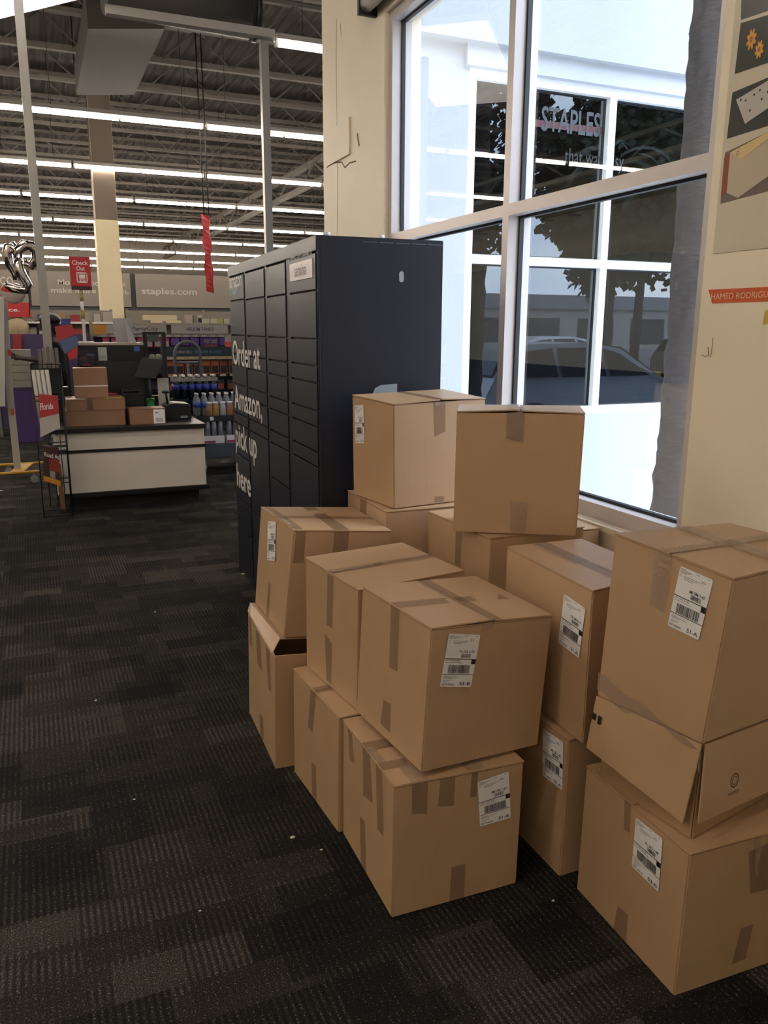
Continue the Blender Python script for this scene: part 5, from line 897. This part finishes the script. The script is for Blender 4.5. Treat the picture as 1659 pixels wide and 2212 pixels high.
def tree(x, y, h_, w_, k):
    r = empty('leafy_tree', (x, y, -.15), ('tall', 'broad')[k % 2]+' dark green tree, number %s along the row beyond the car park' % 'one two three four five six seven'.split()[k], 'tree', 'trees beyond the car park'); mb = MB(); mb.tube([(x, y, -.15), (x+.2, y, h_*.35), (x, y, h_*.6)], [.3, .22, .12], 8); mb.build('trunk', BARK, r); mb = MB()
    for _ in range(5200):
        d_ = Vector((rnd.gauss(0, 1), rnd.gauss(0, 1), rnd.gauss(0, 1))).normalized(); q = .6+.4*rnd.random(); nzv = 1+.35*noise.noise(d_*2.2+Vector((x, y, 0))); p = Vector((x+d_.x*w_*q*nzv, y+d_.y*w_*q*nzv, h_*.62+d_.z*h_*.38*q*nzv)); a = Vector((rnd.uniform(-1, 1), rnd.uniform(-1, 1), rnd.uniform(-1, 1))).normalized()*.17; b2 = a.orthogonal().normalized()*.14; mb.quad(p-a-b2, p+a-b2, p+a+b2, p-a+b2)
    mb.build('foliage', TREE[k % 2], r)
for i, (x, y, h_, w_) in enumerate(((7, -24, 9, 3.8), (13, -26, 11, 4.6), (20, -25, 12, 5), (27, -22, 9, 4), (34, -28, 11, 5.5), (45, -30, 9, 6), (3.5, -30, 10, 4))): tree(x, y, h_*1.5, w_*.95, i)
bd = empty('strip_mall', (30, -52, -.15), 'long low pale building across the car park', 'building'); box('wall', -5, -55, -.15, 70, -50, 4.2, mat('mall_wall', 'a9a8a4', .8), bd); box('parapet', -5, -50, 3.4, 70, -49.7, 4.6, mat('mall_trim', '8b8f95', .8), bd)
for i in range(12): box('shop_window', i*6-2, -50.02, .3, i*6+2, -49.95, 2.6, mat('mall_glass', '20262d', .2), bd)
struct(box('kerb', 3, -12.4, -.14, 60, -12.0, .05, mat('kerb_yellow', 'c7a62c', .7))) ; bpy.data.objects['kerb'].name = 'trim_5'
# stop sign facing the building
ss = empty('stop_sign', (19.2, -21.5, -.15), 'red octagonal STOP sign in the car park, mirrored in the store glass', 'sign'); mb = MB(); mb.cyl((19.2, -21.5, -.15), (19.2, -21.5, 2.5), .03, 8); mb.build('pole', STEEL, ss); mb = MB(); mb.prism([(19.2+.4*math.cos(math.pi/8+k*math.pi/4), -21.44, 2.15+.4*math.sin(math.pi/8+k*math.pi/4)) for k in range(8)], (0, -.02, 0)); mb.build('octagon', mat('stop_red', 'a52a30', .4), ss); mb = MB(); put_text(mb, 'STOP', lambda x, y: Vector((19.2+.28-.56*x, -21.435, 2.03+.24*y)), 0, 0, 1, 1, True); mb.build('lettering', WHITEP, ss)
# car parked side-on, nose to the right
def car(cx, cy, col, lab, sgn=1):
    r = empty('parked_car', (cx, cy, -.14), lab, 'car'); G_ = -.14
    prof = [(-2.15, .35), (-2.2, .75), (-2.05, 1.0), (-1.75, 1.42), (-1.3, 1.52), (-.2, 1.54), (.35, 1.45), (1.05, 1.0), (1.75, .9), (2.1, .75), (2.2, .45), (2.1, .3)]
    def ring(y, inset, zi): return [Vector((cx+sgn*x*(1-.02*zi), cy+y, G_+z)) for x, z in prof]
    W_ = .88; ys = [(-W_, .0), (-W_*.98, 0), (W_*.98, 0), (W_, 0)]; mb = MB(); i0 = len(mb.v); n_ = len(prof)
    for y, _ in ys:
        for x, z in prof: t_ = max(0, (z-.95))/.6; mb.v.append(Vector((cx+sgn*x*(1 if abs(y) > W_*.985 else 1.0), cy+y*(1-.22*t_), G_+z)))
    for a in range(len(ys)-1):
        for k in range(n_): mb.f.append((a*n_+k, a*n_+(k+1) % n_, (a+1)*n_+(k+1) % n_, (a+1)*n_+k)); mb.m.append(0)
    mb.f.append(tuple(range(n_))); mb.f.append(tuple(range(3*n_+n_-1, 3*n_-1, -1))); mb.m += [0, 0]; mb.build('body', mat('car_'+col, col, .25, .2, coat=.6), r)
    GL = mat('car_glass', '11161b', .08)
    for sy in (-1, 1):
        def sp(x, z): t_ = max(0, z-.95)/.6; return Vector((cx+sgn*x, cy+sy*(W_*(1-.22*t_)+.008), G_+z))
        for pts in ([(-1.72, 1.03), (-1.55, 1.4), (-.95, 1.46), (-.9, 1.03)], [(-.83, 1.03), (-.86, 1.46), (-.1, 1.47), (.0, 1.03)], [(.07, 1.03), (.02, 1.45), (.3, 1.38), (.85, 1.03)]): mb = MB(); mb.poly([sp(*p) for p in pts]); mb.build('side_window', GL, r)
    for (xa, za, xb, zb) in ((.37, 1.46, 1.04, 1.02), (-1.78, 1.41, -2.03, 1.05)):
        o_ = Vector((.02*sgn*(1 if xa > 0 else -1), 0, .02)); mb = MB(); ta, tb = max(0, za-.95)/.6, max(0, zb-.95)/.6; wa, wb = W_*(1-.22*ta)*.93, W_*(1-.22*tb)*.93; mb.poly([Vector((cx+sgn*xa, cy-wa, G_+za))+o_, Vector((cx+sgn*xa, cy+wa, G_+za))+o_, Vector((cx+sgn*xb, cy+wb, G_+zb))+o_, Vector((cx+sgn*xb, cy-wb, G_+zb))+o_]); mb.build('windshield', GL, r)
    for wx in (-1.35, 1.35):
        for sy in (-1, 1): mb = MB(); mb.cyl((cx+sgn*wx, cy+sy*.72, G_+.33), (cx+sgn*wx, cy+sy*.9, G_+.33), .33, 24); mb.mi = 1; mb.cyl((cx+sgn*wx, cy+sy*.9, G_+.33), (cx+sgn*wx, cy+sy*.905, G_+.33), .2, 16); mb.build('wheel', [BLACK, STEEL], r)
    for sy in (-1, 1): mb = MB(); mb.ball((cx+sgn*2.08, cy+sy*.6, G_+.66), .12, 10, (.8, 1.3, .7)); mb.build('headlight', mat('lamp_clear', 'dfe3e8', .1), r)
    return r
car(8.3, .9, 'aab0b8', 'silver car parked outside the window, mirrored in the store glass'); car(15.5, -9.5, 'c9cdd2', 'white car parked across the lane in the car park'); car(22, -9.5, '3b3f47', 'dark grey car parked across the lane in the car park'); car(10, -9.5, '5a2227', 'dark red car parked across the lane in the car park')
# store sign seen through / on the facade glass
fs = empty('window_decal', (4.0, YO+.05, 2.6), 'grey and red shop lettering on the tinted facade glass', 'window sign'); yy = YO+.066
g0 = at(1157, 232, y=yy); g1 = at(1300, 285, y=yy); mb = MB(); mb.quad((g0.x, yy, g1.z-.02), (g1.x, yy, g1.z-.02), (g1.x, yy, g0.z-.09), (g0.x, yy, g0.z-.09)); mb.build('red_field', mat('decal_red', '4a1822', .5), fs)
mb = MB(); put_text(mb, 'STAPLES', lambda x, y: Vector((x, yy-.002, y)), g0.x+.06, g0.z-.17, g1.x-.02, g0.z+.02, True); mb.build('lettering', mat('decal_grey', '363e46', .5), fs)
a = at(1220, 330, y=yy); c = at(1352, 330, y=yy); mb = MB(); put_text(mb, 'that was easy.', lambda x, y: Vector((x, yy-.002, y)), a.x, a.z-.12, c.x, a.z+.04); mb.build('lettering', mat('decal_dark', '14181d', .5), fs)
